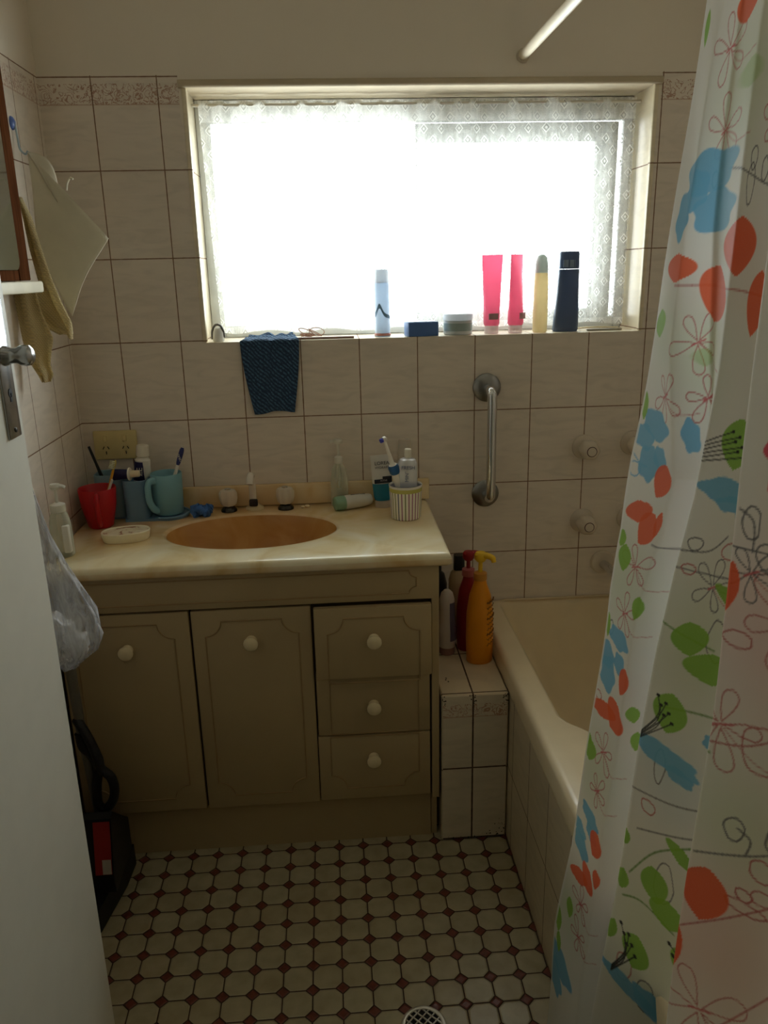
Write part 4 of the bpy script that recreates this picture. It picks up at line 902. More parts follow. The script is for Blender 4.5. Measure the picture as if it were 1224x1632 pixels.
    # face wash tube
    t = thing('face_wash_tube', 'flat white and teal face wash tube standing on its cap left of the striped pot', 'tube', (0.770, -0.068, ZT))
    Rm = Matrix.Translation((0.770, -0.062, ZT)) @ Matrix.Rotation(0.05, 4, 'Z') @ Matrix.Rotation(-0.04, 4, 'Y')
    sec = [((0, 0, .0185), .0215, .0165), ((0, 0, .026), .0245, .0172), ((0, 0, .065), .0262, .0140), ((0, 0, .10), .0272, .0085), ((0, 0, .130), .0278, .0025, 3), ((0, 0, .138), .0280, .0012, 4)]
    sub(lambda b: add_lathe(b, [(.0225, 0), (.0235, .002), (.0225, .018)], 28), 'cap', clear_plastic('frosted_cap', (226, 214, 200), 0.3), t, M=Rm)
    sub(lambda b: add_loft(b, sec, 36), 'body', translucent_mat('white_tube_plastic', (228, 226, 220), 0.15), t, M=Rm)
    sub(lambda b: add_loft(b, [((0, 0, .0186), .0220, .0170), ((0, 0, .026), .0249, .0177), ((0, 0, .0635), .0266, .0146)], 36, cap=False), 'label', mat('teal_print', (30, 120, 146), 0.4), t, M=Rm)
    sub(lambda b: (add_box(b, (-0.022, -0.0166, .066), (0.024, -0.0128, .0765), .0003), add_box(b, (0.000, -0.0150, .0765), (0.024, -0.0112, .083), .0003)), 'label_band', mat('charcoal_print', (44, 48, 56), 0.5), t, M=Rm)
    DK = mat('grey_ink', (70, 70, 78), 0.5)
    text_mesh('lettering', 'LOREA', 0.0125, Rm @ Matrix.Translation((0.001, -0.0066, .117)) @ Matrix.Rotation(PI/2-0.17, 4, 'X'), DK, t)
    text_mesh('lettering', 'HYDRAFR', 0.0085, Rm @ Matrix.Translation((0.001, -0.0090, .106)) @ Matrix.Rotation(PI/2-0.17, 4, 'X'), DK, t)
    text_mesh('lettering', 'ACTIVE', 0.0055, Rm @ Matrix.Translation((0.002, -0.0170, .0730)) @ Matrix.Rotation(PI/2, 4, 'X'), mat('white_ink', (214, 214, 210), 0.5), t)
    # frosted bottle behind
    t = thing('frosted_bottle', 'translucent frosted bottle with a tall cap against the tiles behind the striped pot', 'bottle', (0.829, -0.040, ZT)); c = (0.829, -0.040)
    FB = clear_plastic('frosted_plastic', (222, 216, 204), 0.55, 0.3)
    sub(lambda b: add_loft(b, [((*c, ZT), .020, .017), ((*c, ZT+.003), .022, .019), ((*c, ZT+.09), .021, .018), ((*c, ZT+.112), .0175, .0155), ((*c, ZT+.118), .0165, .0145)], 28), 'body', FB, t)
    sub(lambda b: add_loft(b, [((*c, ZT+.1185), .0180, .0160), ((*c, ZT+.168), .0170, .0150), ((*c, ZT+.173), .0150, .0130)], 28), 'cap', translucent_mat('frosted_cap_white', (214, 208, 196), 0.3, clear=0.35), t)
    # striped pot with its contents
    def pot():
        x, y = 0.818, -0.172
        t = thing('striped_pot', 'white ceramic pot with coloured vertical stripes at the right end of the vanity', 'pot', (x, y, ZT))
        n = NT('striped_ceramic'); P, vec = n.pos(); ang = n.math('ARCTAN2', n.math('SUBTRACT', P['Y'], y), n.math('SUBTRACT', P['X'], x))
        k = n.math('MULTIPLY', n.math('ADD', ang, PI), 28/(2*PI)); fr = n.math('FRACT', k); fl = n.math('FLOOR', k)
        wn = n.n('ShaderNodeTexWhiteNoise'); wn.noise_dimensions = '1D'; n.l(fl, wn.inputs['W'])
        cr = n.ramp(wn.outputs[0], [(0.0, hexc(72, 78, 110)), (0.22, hexc(166, 160, 72)), (0.5, hexc(150, 90, 120)), (0.75, hexc(120, 130, 80))]); n.t.nodes[-1].color_ramp.interpolation = 'CONSTANT'
        n.t.nodes[-1].color_ramp.interpolation = 'CONSTANT'
        stripe = n.math('LESS_THAN', n.math('ABSOLUTE', n.math('SUBTRACT', fr, 0.5)), 0.15)
        top = n.math('GREATER_THAN', P['Z'], ZT+.071); band = n.math('GREATER_THAN', P['Z'], ZT+.0725)
        c = n.mix(stripe, hexc(232, 226, 212), cr); c = n.mix(top, c, hexc(190, 184, 100)); c = n.mix(n.math('GREATER_THAN', P['Z'], ZT+.081), c, hexc(220, 216, 206))
        n.l(c, n.b.inputs['Base Color']); n.b.inputs['Roughness'].default_value = 0.25
        sub(lambda b: add_lathe(b, [(.034, ZT), (.0375, ZT+.003), (.0395, ZT+.05), (.0415, ZT+.084), (.0420, ZT+.0855), (.0410, ZT+.087), (.0392, ZT+.0855), (.0385, ZT+.082)], 48, (x, y), cap=False), 'wall', n.m, t)
        sub(lambda b: add_lathe(b, [(.0386, ZT+.0822), (.0370, ZT+.05), (.0345, ZT+.006), (.002, ZT+.005)], 48, (x, y)), 'inside', mat('blue_grey_glaze', (92, 98, 120), 0.3), t)
        sub(lambda b: add_lathe(b, [(.034, ZT+.0002), (.030, ZT+.0010), (.001, ZT+.001)], 40, (x, y)), 'foot', mat('white_glaze', (224, 218, 204), 0.3), t)
    pot()
    t = thing('toothpaste_tube', 'silvery white toothpaste tube standing cap up in the striped pot', 'toothpaste', (0.822, -0.180, ZT+.01), 'toothpaste tubes')
    Rm = tilt_M((0.819, -0.178, ZT+.010), ry=0.03, rx=0.03)
    SIL = mat('silver_laminate', (216, 218, 222), 0.25, 0.25)
    sub(lambda b: add_loft(b, [((0, 0, 0), .0262, .0015, 4), ((0, 0, .05), .0258, .009), ((0, 0, .10), .0250, .0135, 2.4), ((0, 0, .132), .0238, .0165, 2.4), ((0, 0, .142), .019, .015), ((0, 0, .146), .009, .009)], 36), 'body', SIL, t, M=Rm)
    sub(lambda b: add_lathe(b, [(.0085, .1465), (.0092, .149), (.0084, .166), (.0076, .168)], 22), 'cap', mat('white_cap', (226, 220, 204), 0.4), t, M=Rm)
    BI = mat('blue_grey_ink', (96, 104, 138), 0.5)
    text_mesh('lettering', 'FRESH', 0.0125, Rm @ Matrix.Translation((0, -0.0170, .124)) @ Matrix.Rotation(PI/2-.06, 4, 'X'), BI, t)
    text_mesh('lettering', 'MINT', 0.0125, Rm @ Matrix.Translation((-0.002, -0.0152, .103)) @ Matrix.Rotation(PI/2-.07, 4, 'X') @ Matrix.Rotation(PI/2, 4, 'Z'), BI, t)
    # electric toothbrush
    t = thing('electric_toothbrush', 'white and blue electric toothbrush leaning left in the striped pot', 'toothbrush', (0.815, -0.185, ZT+.01))
    a, e = Vector((0.826, -0.165, ZT+.012)), Vector((0.786, -0.186, ZT+.140)); d = (e-a).normalized()
    sub(lambda b: add_tube(b, [a+(e-a)*k/6 for k in range(7)], [.011, .0125, .0125, .0120, .0115, .0110, .0100], 18), 'handle', WHT, t)
    sub(lambda b: add_tube(b, [e-d*.024, e-d*.020, e-d*.006, e-d*.0005], [.0114, .0135, .0140, .0105], 18), 'blue_collar', mat('blue_collar', (42, 92, 140), 0.35), t)
    sub(lambda b: add_tube(b, [e, e+d*.004, e+d*.030, e+d*.062, e+d*.070], [.0085, .0055, .0042, .0036, .0030], 12), 'neck', WHT, t)
    hd = e+d*.070; sd = Vector((-0.85, -0.45, -0.30)).normalized()
    sub(lambda b: add_tube(b, [hd-sd*.006, hd-sd*.004, hd+sd*.003, hd+sd*.004], [.0045, .0068, .0068, .005], 16), 'brush_head', WHT, t)
    sub(lambda b: [add_tube(b, [hd+sd*.004+Vector((0.3, -0.3, 0.9)).cross(sd).normalized()*0 + q, hd+sd*.011+q], .0014, 6) for q in [(sd.orthogonal().normalized()*.004*math.cos(w)+sd.cross(sd.orthogonal().normalized())*.004*math.sin(w)) for w in [2*PI*i/8 for i in range(8)]]], 'bristles', mat('blue_bristle', (70, 76, 190), 0.6), t)['kind'] = 'stuff'
vanity_things()

# ================================================================ BOTTLES ON THE LEDGE
def ledge_things():
    ZL = 0.4022
    OR = translucent_mat('orange_plastic', (232, 150, 22), 0.12, 0.3); YL = translucent_mat('yellow_plastic', (238, 196, 40), 0.15, 0.3); RD = translucent_mat('dark_red_plastic_bottle', (150, 24, 34), 0.1, 0.3)
    def pump_shampoo(label, x, y, rx, ry, hb, m, pm, collar_m, ang, H, grp):
        t = thing('pump_shampoo_bottle', label, 'bottle', (x, y, ZL), grp)
        sub(lambda b: add_loft(b, [((x, y, ZL), rx*.86, ry*.86), ((x, y, ZL+.004), rx*.95, ry*.95), ((x, y, ZL+hb*.3), rx, ry), ((x, y, ZL+hb*.6), rx*.97, ry*.97), ((x, y, ZL+hb*.82), rx*.78, ry*.84), ((x, y, ZL+hb*.94), rx*.50, ry*.66), ((x, y, ZL+hb), rx*.42, ry*.58)], 40), 'body', m, t)
        z = ZL+hb
        sub(lambda b: add_lathe(b, [(.0155, z), (.0165, z+.002), (.0160, z+.018), (.010, z+.021)], 26, (x, y)), 'collar', collar_m, t)
        def head(b):
            dx, dy = math.cos(ang), math.sin(ang)
            add_lathe(b, [(.0055, z+.020), (.0050, z+H-.020)], 14, (x, y))
            add_loft(b, [((x, y, z+H-.024), .010, .010), ((x, y, z+H-.018), .015, .013), ((x, y, z+H-.006), .0155, .013), ((x, y, z+H), .011, .009)], 24)
            add_tube(b, smooth_path([(x, y, z+H-.010), (x+dx*.016, y+dy*.016, z+H-.008), (x+dx*.030, y+dy*.030, z+H-.012), (x+dx*.034, y+dy*.034, z+H-.022)], 4), [.0085]*5+[.0075]*5+[.006]*3, 12)
        sub(head, 'pump_head', pm, t)
        return t
    t = pump_shampoo('large orange pump bottle with a yellow pump standing at the front of the ledge', 0.992, -0.262, 0.0345, 0.0255, 0.222, OR, YL, translucent_mat('amber_collar', (214, 150, 60), 0.2), -0.5, 0.072, 'pump bottles on the ledge')
    def print_(b):
        rnd = random.Random(8)
        for k in range(9):
            z = ZL+.165-k*.014; P = []
            for i in range(12):
                a = -1.15+0.85*i/11; rx, ry = .0348, .0258; s = 1.0 if z < ZL+.135 else .975
                P.append((0.992+rx*s*math.cos(a), -0.262+ry*s*math.sin(a), z+.010*i/11+.003*math.sin(i*1.9+k*2)))
            add_tube(b, P, .0008 if k % 3 else .0016, 6)
    sub(print_, 'label_print', mat('brown_ink', (120, 76, 26), 0.5), t)
    pump_shampoo('dark red pump bottle behind the orange one on the ledge', 0.975, -0.188, 0.0300, 0.0240, 0.205, RD, RD, translucent_mat('pink_collar', (196, 110, 110), 0.2), 0.3, 0.066, 'pump bottles on the ledge')
    t = thing('shower_gel_bottle', 'rounded white bottle with a purple-grey label leaning by the cabinet on the ledge', 'bottle', (0.917, -0.208, ZL)); x, y = 0.917, -0.208
    PWh = translucent_mat('pearl_white_plastic', (206, 196, 188), 0.12, 0.3)
    sub(lambda b: add_loft(b, [((x, y, ZL+.020), .0205, .0205), ((x, y, ZL+.035), .0235, .0215), ((x, y, ZL+.065), .0240, .0215), ((x, y, ZL+.095), .0200, .0185), ((x, y, ZL+.125), .0195, .0185), ((x, y, ZL+.150), .0195, .0175), ((x, y, ZL+.168), .0150, .0140), ((x, y, ZL+.176), .0075, .007)], 32), 'body', PWh, t)
    sub(lambda b: add_loft(b, [((x, y, ZL), .0185, .0185), ((x, y, ZL+.002), .0200, .0200), ((x, y, ZL+.0195), .0200, .0200)], 32), 'cap', translucent_mat('mauve_cap', (150, 112, 104), 0.1), t)
    def lb(b):
        n = 12; A = []
        for z, s in ((.040, .0242), (.065, .0247), (.095, .0207), (.125, .0201), (.145, .0201)):
            A.append([b.verts.new((x+s*math.cos(a), y+s*.93*math.sin(a), ZL+z)) for a in [-1.35+1.5*i/n for i in range(n+1)]])
        for p, q in zip(A, A[1:]):
            for i in range(n): b.faces.new((p[i], p[i+1], q[i+1], q[i]))
    sub(lb, 'label', mat('purple_grey_label', (92, 84, 106), 0.4), t)
    t = thing('lotion_bottle', 'beige bottle with a square black cap at the back of the ledge', 'bottle', (0.963, -0.112, ZL)); x, y = 0.963, -0.112
    sub(lambda b: add_loft(b, [((x, y, ZL), .024, .020, 2.6), ((x, y, ZL+.004), .027, .022, 2.6), ((x, y, ZL+.165), .027, .022, 2.6), ((x, y, ZL+.185), .022, .018, 2.4), ((x, y, ZL+.194), .013, .013)], 32), 'body', translucent_mat('beige_plastic', (186, 164, 130), 0.1, 0.35), t)
    sub(lambda b: add_loft(b, [((x, y, ZL+.1945), .0145, .0145, 4), ((x, y, ZL+.232), .0140, .0140, 4), ((x, y, ZL+.2345), .0125, .0125, 4)], 32), 'cap', mat('black_cap', (22, 20, 20), 0.35), t)
    t = thing('dark_bottle', 'dark round-shouldered bottle in the back corner of the ledge against the cabinet', 'bottle', (0.908, -0.058, ZL)); x, y = 0.908, -0.070
    sub(lambda b: add_loft(b, [((x, y, ZL), .026, .026), ((x, y, ZL+.004), .029, .029), ((x, y, ZL+.14), .029, .029), ((x, y, ZL+.168), .022, .022), ((x, y, ZL+.176), .013, .013)], 32), 'body', mat('dark_grey_plastic', (44, 40, 38), 0.35), t)
    sub(lambda b: add_lathe(b, [(.0140, ZL+.1765), (.0145, ZL+.178), (.0140, ZL+.200), (.012, ZL+.202)], 24, (x, y)), 'cap', mat('black_cap', (22, 20, 20), 0.35), t)
ledge_things()

# ================================================================ FLOOR AND DOOR THINGS ON THE LEFT
def vacuum():
    t = thing('vacuum_cleaner', 'black upright vacuum cleaner with a red label between the door and the cabinet', 'vacuum cleaner', (0.075, -0.56, 0))
    VB = mat('black_vacuum_plastic', (22, 22, 24), 0.4); VG = mat('grey_tube', (112, 108, 98), 0.4, 0.3)
    sub(lambda b: (add_prism(b, [(0.006, -0.445), (0.128, -0.445), (0.124, -0.52), (0.100, -0.655), (0.006, -0.655)], 2, 0.004, 0.060)), 'floor_head', VB, t)
    sub(lambda b: add_prism(b, [(-0.455, 0.060), (-0.600, 0.060), (-0.605, 0.10), (-0.575, 0.232), (-0.558, 0.238), (-0.49, 0.175), (-0.455, 0.145)], 0, 0.014, 0.126), 'body', VB, t)
    def label(b):
        # lies on the sloping front of the body
        A = [(-0.6052, 0.112), (-0.5785, 0.228)]; z = lambda q, x: b.verts.new((x, A[q][0]-.0008, A[q][1]))
        b.faces.new((z(0, .088), z(0, .124), z(1, .124), z(1, .088)))
    lb = sub(label, 'label', mat('red_label', (150, 30, 24), 0.5), t, smooth=0); lb['label'] = 'red label'
    def tag_(b):
        b.faces.new([b.verts.new(p) for p in ((.104, -0.6062, .113), (.123, -0.6062, .113), (.123, -0.6000, .146), (.104, -0.6000, .146))])
    sub(tag_, 'barcode_patch', mat('white_print', (180, 170, 160), 0.6), lb, smooth=0)
    sub(lambda b: add_tube(b, [(0.080, -0.50, 0.17), (0.064, -0.50, 0.42), (0.058, -0.50, 0.74)], 0.011, 14), 'tube', VG, t)
    sub(lambda b: add_tube(b, smooth_path([(0.058, -0.50, 0.436), (0.070, -0.512, 0.425), (0.086, -0.520, 0.395), (0.100, -0.524, 0.352), (0.104, -0.524, 0.325), (0.122, -0.524, 0.302), (0.126, -0.522, 0.270), (0.118, -0.520, 0.238), (0.098, -0.518, 0.216), (0.084, -0.516, 0.232), (0.086, -0.514, 0.275), (0.094, -0.512, 0.320), (0.082, -0.510, 0.352), (0.066, -0.508, 0.372), (0.062, -0.506, 0.405)], 7), 0.0105, 12), 'hose', mat('black_hose', (26, 24, 24), 0.5, bump=0.5, bscale=300), t)
vacuum()
def bag():
    t = thing('plastic_bag', 'clear plastic bag with crumpled white tissue hanging behind the door edge', 'bag', (0.16, -0.78, 0.70))
    m = NT('crinkled_clear_plastic'); mp = m.n('ShaderNodeMapping'); m.l(m.obj(), mp.inputs[0]); mp.inputs['Scale'].default_value = (60, 60, 9)
    f = m.noise(1.0, 5, mp.outputs[0], 1.2)
    m.b.inputs['Base Color'].default_value = (0.72, 0.74, 0.78, 1); m.b.inputs['Roughness'].default_value = 0.22; m.bump(f, 0.7, 0.006)
    tp = m.n('ShaderNodeBsdfTransparent'); tp.inputs[0].default_value = (0.93, 0.93, 0.95, 1); mx = m.n('ShaderNodeMixShader')
    m.l(m.math('MINIMUM', m.math('ADD', 0.16, m.math('MULTIPLY', m.math('MAXIMUM', m.math('SUBTRACT', f, 0.38), 0.0), 2.2)), 0.8), mx.inputs[0]); m.l(tp.outputs[0], mx.inputs[1]); m.l(m.b.outputs[0], mx.inputs[2]); m.l(mx.outputs[0], m.out.inputs[0])
    n = 44; rnd = random.Random(2); rings = []
    bm = bm_new()
    secs = [(1.030, .139, .004, .006), (0.985, .141, .010, .010), (0.945, .145, .016, .014), (0.90, .151, .026, .022), (0.85, .160, .038, .030), (0.80, .168, .050, .038), (0.765, .168, .055, .040), (0.735, .162, .050, .037), (0.710, .150, .034, .028), (0.700, .145, .015, .012)]
    for k, (z, cx, rx, ry) in enumerate(secs):
        R = []
        for i in range(n):
            a = 2*PI*i/n; w = 1+0.07*math.sin(7*a+z*20)+0.05*math.sin(13*a-z*31)
            R.append(bm.verts.new((cx+rx*w*math.cos(a), -0.775+ry*w*math.sin(a), z+0.004*math.sin(5*a+k))))
        rings.append(R)
    for a, b in zip(rings, rings[1:]):
        for i in range(n): bm.faces.new((a[i], a[(i+1) % n], b[(i+1) % n], b[i]))
    bm.faces.new(rings[-1])
    obj('bag_film', bm, m.m, t, smooth=70)
    sub(lambda b: add_tube(b, smooth_path([(0.139, -0.775, 1.028), (0.134, -0.80, 1.10), (0.130, -0.86, 1.19), (0.136, -0.925, 1.244), (0.136, -0.962, 1.2525), (0.138, -0.985, 1.244), (0.140, -0.93, 1.18), (0.142, -0.83, 1.10), (0.141, -0.78, 1.028)], 5), .004, 8, flat=0.5), 'carry_handle', m.m, t)
    def crumple(c, s, seed):
        def f(b):
            r = random.Random(seed); bmesh.ops.create_icosphere(b, subdivisions=3, radius=1.0)
            for v in b.verts:
                p = v.co.copy(); k = 1+0.18*math.sin(5*p.x+seed)+0.16*math.sin(6*p.y+2*p.z+seed)+0.12*math.sin(9*p.z-3*p.x)+r.uniform(-.05, .05)
                v.co = Vector((c[0]+p.x*k*s[0], c[1]+p.y*k*s[1], c[2]+p.z*k*s[2]))
        return f
    TM = mat('white_tissue', (232, 230, 226), 0.85, bump=0.4)
    for i, (c, s) in enumerate((((0.152, -0.775, 0.765), (.026, .024, .032)), ((0.178, -0.782, 0.748), (.020, .018, .024)), ((0.146, -0.772, 0.722), (.022, .016, .014)))):
        tag(sub(crumple(c, s, 3+i), 'crumpled_tissue', TM, None), ['large crumpled white tissue at the top of the plastic bag heap', 'smaller crumpled white tissue at the right inside the plastic bag', 'flattened white tissue at the very bottom of the plastic bag'][i], 'tissue', 'tissues in the plastic bag')
bag()

# ================================================================ SHOWER CURTAIN
def shower_curtain():
    ZL = [1.832, 1.6, 1.4, 1.25, 1.1, 1.0, 0.9, 0.75, 0.6, 0.45, 0.3, 0.2, 0.1, 0.03]
    E0 = [-1.017, -1.017, -1.017, -1.010, -1.007, -1.017, -1.004, -1.006, -1.012, -1.012, -1.000, -0.995, -0.995, -1.000]
    A = [-1.060, -1.055, -1.050, -1.070, -1.132, -1.126, -1.108, -1.101, -1.104, -1.126, -1.123, -1.135, -1.141, -1.144]
    B = [-1.159, -1.176, -1.210, -1.226, -1.219, -1.205, -1.199, -1.199, -1.201, -1.200, -1.203, -1.205, -1.206, -1.208]
    Cc = [-1.270, -1.275, -1.296, -1.320, -1.342, -1.354, -1.369, -1.383, -1.399, -1.417, -1.434, -1.446, -1.457, -1.465]
    S = [0, .10, .16, .22, .38, .45, .60, .68, .74, .80]
    zz = np.array(ZL[::-1])
    it = lambda arr, z: np.interp(z, zz, np.array(arr[::-1]))
    NS, NZ = 560, 1000
    s = np.linspace(0, S[-1], NS); z = np.linspace(0.030, 1.832, NZ)
    e, a, b, c = it(E0, z), it(A, z), it(B, z), it(Cc, z)
    fan = np.clip((1.832-z)/0.6, 0.25, 1.0)                  # folds open out below the rail
    ones = np.ones(NZ)
    ky = np.stack([e, a, b+0.060*ones*np.clip((z*0+1), 0, 1), b, c+0.055, c, c-0.115, c-0.145, np.minimum(c-0.19, -1.60*ones), np.minimum(c-0.215, -1.625*ones)], 1)
    ky[:, 2] = np.maximum(ky[:, 2], a-0.02)
    ox = np.stack([0*ones, 0.004*ones, 0.050*fan, -0.008*ones, 0.050*fan, -0.020*ones, 0.070*fan, -0.005*ones, 0.035*fan, 0*ones], 1)
    curl = np.clip((0.28-z)/0.25, 0, 1); ox[:, 0] += 0.012*curl; ox[:, 3] *= 1
    # smooth interpolation along the cloth at every height
    def interp(K):
        out = np.empty((NZ, NS)); m = len(S)
        for j in range(m-1):
            sel = (s >= S[j]) & (s <= S[j+1]); t = (s[sel]-S[j])/(S[j+1]-S[j])
            p1, p2 = K[:, j], K[:, j+1]; out[:, sel] = p1[:, None]*(1-t)[None, :]+p2[:, None]*t[None, :]
        k = np.hanning(15); k /= k.sum(); pad = np.pad(out, ((0, 0), (7, 7)), mode='reflect', reflect_type='odd')
        return np.stack([np.convolve(r, k, 'valid') for r in pad])
    Y = interp(ky); O = interp(ox)
    Zg = np.repeat(z[:, None], NS, 1); Sg = np.repeat(s[None, :], NZ, 0)
    O += 0.0025*np.sin(Zg*17+Sg*23)*np.exp(-((Sg-0.05)/0.12)**2) + 0.002*np.sin(Zg*11+Sg*9)
    X = 1.130+O-0.09*(1.836-Zg)
    # ---- printed pattern painted in cloth coordinates (metres)
    img = np.empty((NZ, NS, 3)); img[:] = hexc(236, 236, 230); al = np.zeros((NZ, NS))
    rng = np.random.default_rng(4)
    def blend(m, col, k=1.0):
        w = (np.clip(m, 0, 1)*k)[..., None]; img[:] = img*(1-w)+np.array(col)*w
    def win(cs, cz, r):
        i0, i1 = np.searchsorted(z, cz-r), np.searchsorted(z, cz+r); j0, j1 = np.searchsorted(s, cs-r), np.searchsorted(s, cs+r)
        return slice(i0, i1), slice(j0, j1)
    def paint(cs, cz, r, fn, col, k=1.0):
        w = win(cs, cz, r)
        if img[w].size == 0: return
        m = np.clip(fn(Sg[w], Zg[w]), 0, 1)*k
        img[w] = img[w]*(1-m[..., None])+np.array(col)*m[..., None]
    def leaf(cs, cz, ws, hz, ang, col, k=1.0, soft=0.06, lobes=0):
        ca, sa = math.cos(math.radians(ang)), math.sin(math.radians(ang))
        def fn(a, q):
            u = (a-cs)*ca+(q-cz)*sa; v = -(a-cs)*sa+(q-cz)*ca
            if lobes:
                th = np.arctan2(v/hz, u/ws); rr = np.sqrt((u/ws)**2+(v/hz)**2)
                return (1.08+0.10*np.sin(lobes*th+cs*40)+0.10*np.sin(2*th+cz*30)-rr)/soft
            t_ = np.clip(v/hz, -1, 1); w = ws*np.clip(1-t_**2, 0, 1)**0.85*(1+0.15*t_)
            return (1-np.abs(u)/np.maximum(w, 1e-5))/soft*(np.abs(v) < hz)
        paint(cs, cz, max(ws, hz)*1.5, fn, col, k)
    def line(pts, col, wd=0.0011, k=0.9):
        P = np.array([tuple(p) for p in smooth_path([(p[0], p[1], 0) for p in pts], 6)])[:, :2]
        for p, q in zip(P, P[1:]):
            d = q-p; L = np.hypot(*d)+1e-9
            def fn(a, zq):
                t = np.clip(((a-p[0])*d[0]+(zq-p[1])*d[1])/L**2, 0, 1)
                return 1.4-np.hypot(a-p[0]-t*d[0], zq-p[1]-t*d[1])/wd
            paint((p[0]+q[0])/2, (p[1]+q[1])/2, L/2+wd*2.5, fn, col, k)
    BLUE, ORANGE, GREEN, PINK = hexc(112, 184, 222), hexc(236, 96, 40), hexc(136, 190, 56), hexc(226, 66, 96)
    GREY, ROSE, DGREEN = hexc(98, 98, 104), hexc(190, 104, 104), hexc(104, 150, 60)
    M = {
        'blue':[(0.136,1.468,0.0544,0.0214,0),(0.109,1.448,0.024,0.0189,0),(0.069,1.419,0.0272,0.0229,0),(0.161,1.422,0.044,0.0198,0),(0.05,1.156,0.0252,0.0158,10),(0.021,1.135,0.0172,0.0142,0),(0.042,1.103,0.0146,0.0214,10),(0.067,1.116,0.0097,0.0131,-10),(0.013,0.801,0.0232,0.0152,0),(0.054,0.843,0.0256,0.0135,0),(0.031,0.775,0.0199,0.0207,10),(0.067,0.809,0.0159,0.0126,0),(0.019,0.503,0.0183,0.0103,0),(0.052,0.545,0.0239,0.0107,0),(0.034,0.48,0.0183,0.0161,0),(0.065,0.524,0.0144,0.0089,0),(0.028,0.24,0.0297,0.0216,30),(0.017,0.193,0.0208,0.0258,30),(0.289,1.115,0.0464,0.0125,0),(0.302,1.1,0.024,0.0085,0),(0.329,1.089,0.0128,0.0064,0),(0.128,1.152,0.0112,0.0171,0),(0.269,0.767,0.0542,0.0113,-15),(0.3,0.753,0.0219,0.0075,0),(0.351,0.818,0.0201,0.0084,0),(0.369,0.796,0.011,0.0077,0),(0.272,0.415,0.0442,0.0096,-35),(0.312,0.426,0.0274,0.0127,0)],
        'orange':[(0.179,1.639,0.0272,0.0182,0),(0.278,1.619,0.024,0.0229,0),(0.239,1.378,0.04,0.027,0),(0.081,1.356,0.0416,0.0158,0),(0.175,1.325,0.0368,0.0301,-20),(0.301,1.319,0.0208,0.0308,-15),(0.079,1.089,0.0142,0.0207,-15),(0.041,1.036,0.0245,0.0131,20),(0.068,1.02,0.0149,0.0238,-25),(0.09,1.033,0.0053,0.0172,-10),(0.089,0.791,0.012,0.0207,-12),(0.036,0.718,0.0337,0.0116,10),(0.075,0.727,0.0239,0.0205,-25),(0.082,0.52,0.0149,0.0181,-15),(0.041,0.43,0.0249,0.011,25),(0.068,0.451,0.0182,0.017,-25),(0.096,0.474,0.008,0.0132,0),(0.473,0.708,0.0241,0.0268,0),(0.451,1.042,0.0112,0.0249,-8),(0.45,0.632,0.008,0.0226,0),(0.148,0.39,0.0064,0.0157,0)],
        'pink':[(0.49,1.186,0.0136,0.0129,0),(0.497,1.152,0.0115,0.0203,0)],
        'green':[(0.033,1.632,0.0128,0.018,0),(0.215,1.556,0.0352,0.0137,0),(0.032,1.286,0.0224,0.0163,10),(0.149,1.247,0.0196,0.0099,0),(0.009,1.175,0.0071,0.0169,8),(0.011,0.987,0.0096,0.0115,0),(0.03,0.963,0.0146,0.0177,10),(0.008,0.846,0.0062,0.0169,8),(0.295,1.168,0.032,0.0252,-5),(0.351,1.273,0.0176,0.0187,0),(0.339,0.989,0.0352,0.0097,-20),(0.275,0.928,0.0288,0.0186,15),(0.321,0.903,0.0432,0.0166,10),(0.266,0.825,0.0268,0.0233,0),(0.358,0.871,0.0173,0.0142,12),(0.096,0.911,0.0096,0.0156,0),(-0.002,0.652,0.014,0.0105,0),(0.016,0.639,0.0178,0.0145,10),(0.132,0.706,0.0096,0.0136,0),(0.12,0.747,0.0112,0.0114,15),(0.223,0.621,0.008,0.0105,0),(0.324,0.655,0.0269,0.0095,-15),(0.286,0.589,0.022,0.0213,20),(0.229,0.558,0.0112,0.0136,0),(0.313,0.565,0.0273,0.0167,10),(0.367,0.629,0.0145,0.0144,0),(0.272,0.473,0.0212,0.022,0),(0.354,0.52,0.0235,0.0214,0),(0.009,0.305,0.0087,0.0198,15),(0.033,0.356,0.0081,0.0147,15),(0.021,0.269,0.0066,0.0159,8),(0.583,0.74,0.0178,0.013,-30),(0.589,0.781,0.0074,0.007,0),(0.227,0.472,0.008,0.0154,-10),(0.585,0.693,0.0042,0.0109,0)],
    }
    F= [(0.145,1.601,0.034,'p'),(0.161,1.513,0.034,'p'),(0.303,1.502,0.028,'p'),(0.139,1.265,0.036,'p'),(0.077,1.196,0.03,'p'),(0.153,1.198,0.028,'p'),(0.066,0.963,0.034,'p'),(0.066,0.889,0.03,'p'),(0.06,0.66,0.03,'p'),(0.063,0.596,0.026,'p'),(0.062,0.394,0.026,'p'),(0.072,0.34,0.024,'p'),(0.461,0.899,0.046,'p'),(0.487,0.576,0.046,'p'),(0.52,1.022,0.044,'p'),(0.475,1.062,0.026,'g'),(0.297,0.999,0.03,'g'),(0.562,0.741,0.04,'p')]
    ST= [(0.152,1.142,0.313,1.168),(0.221,0.776,0.273,0.827),(0.239,0.416,0.273,0.48),(0.345,0.49,0.355,0.518)]
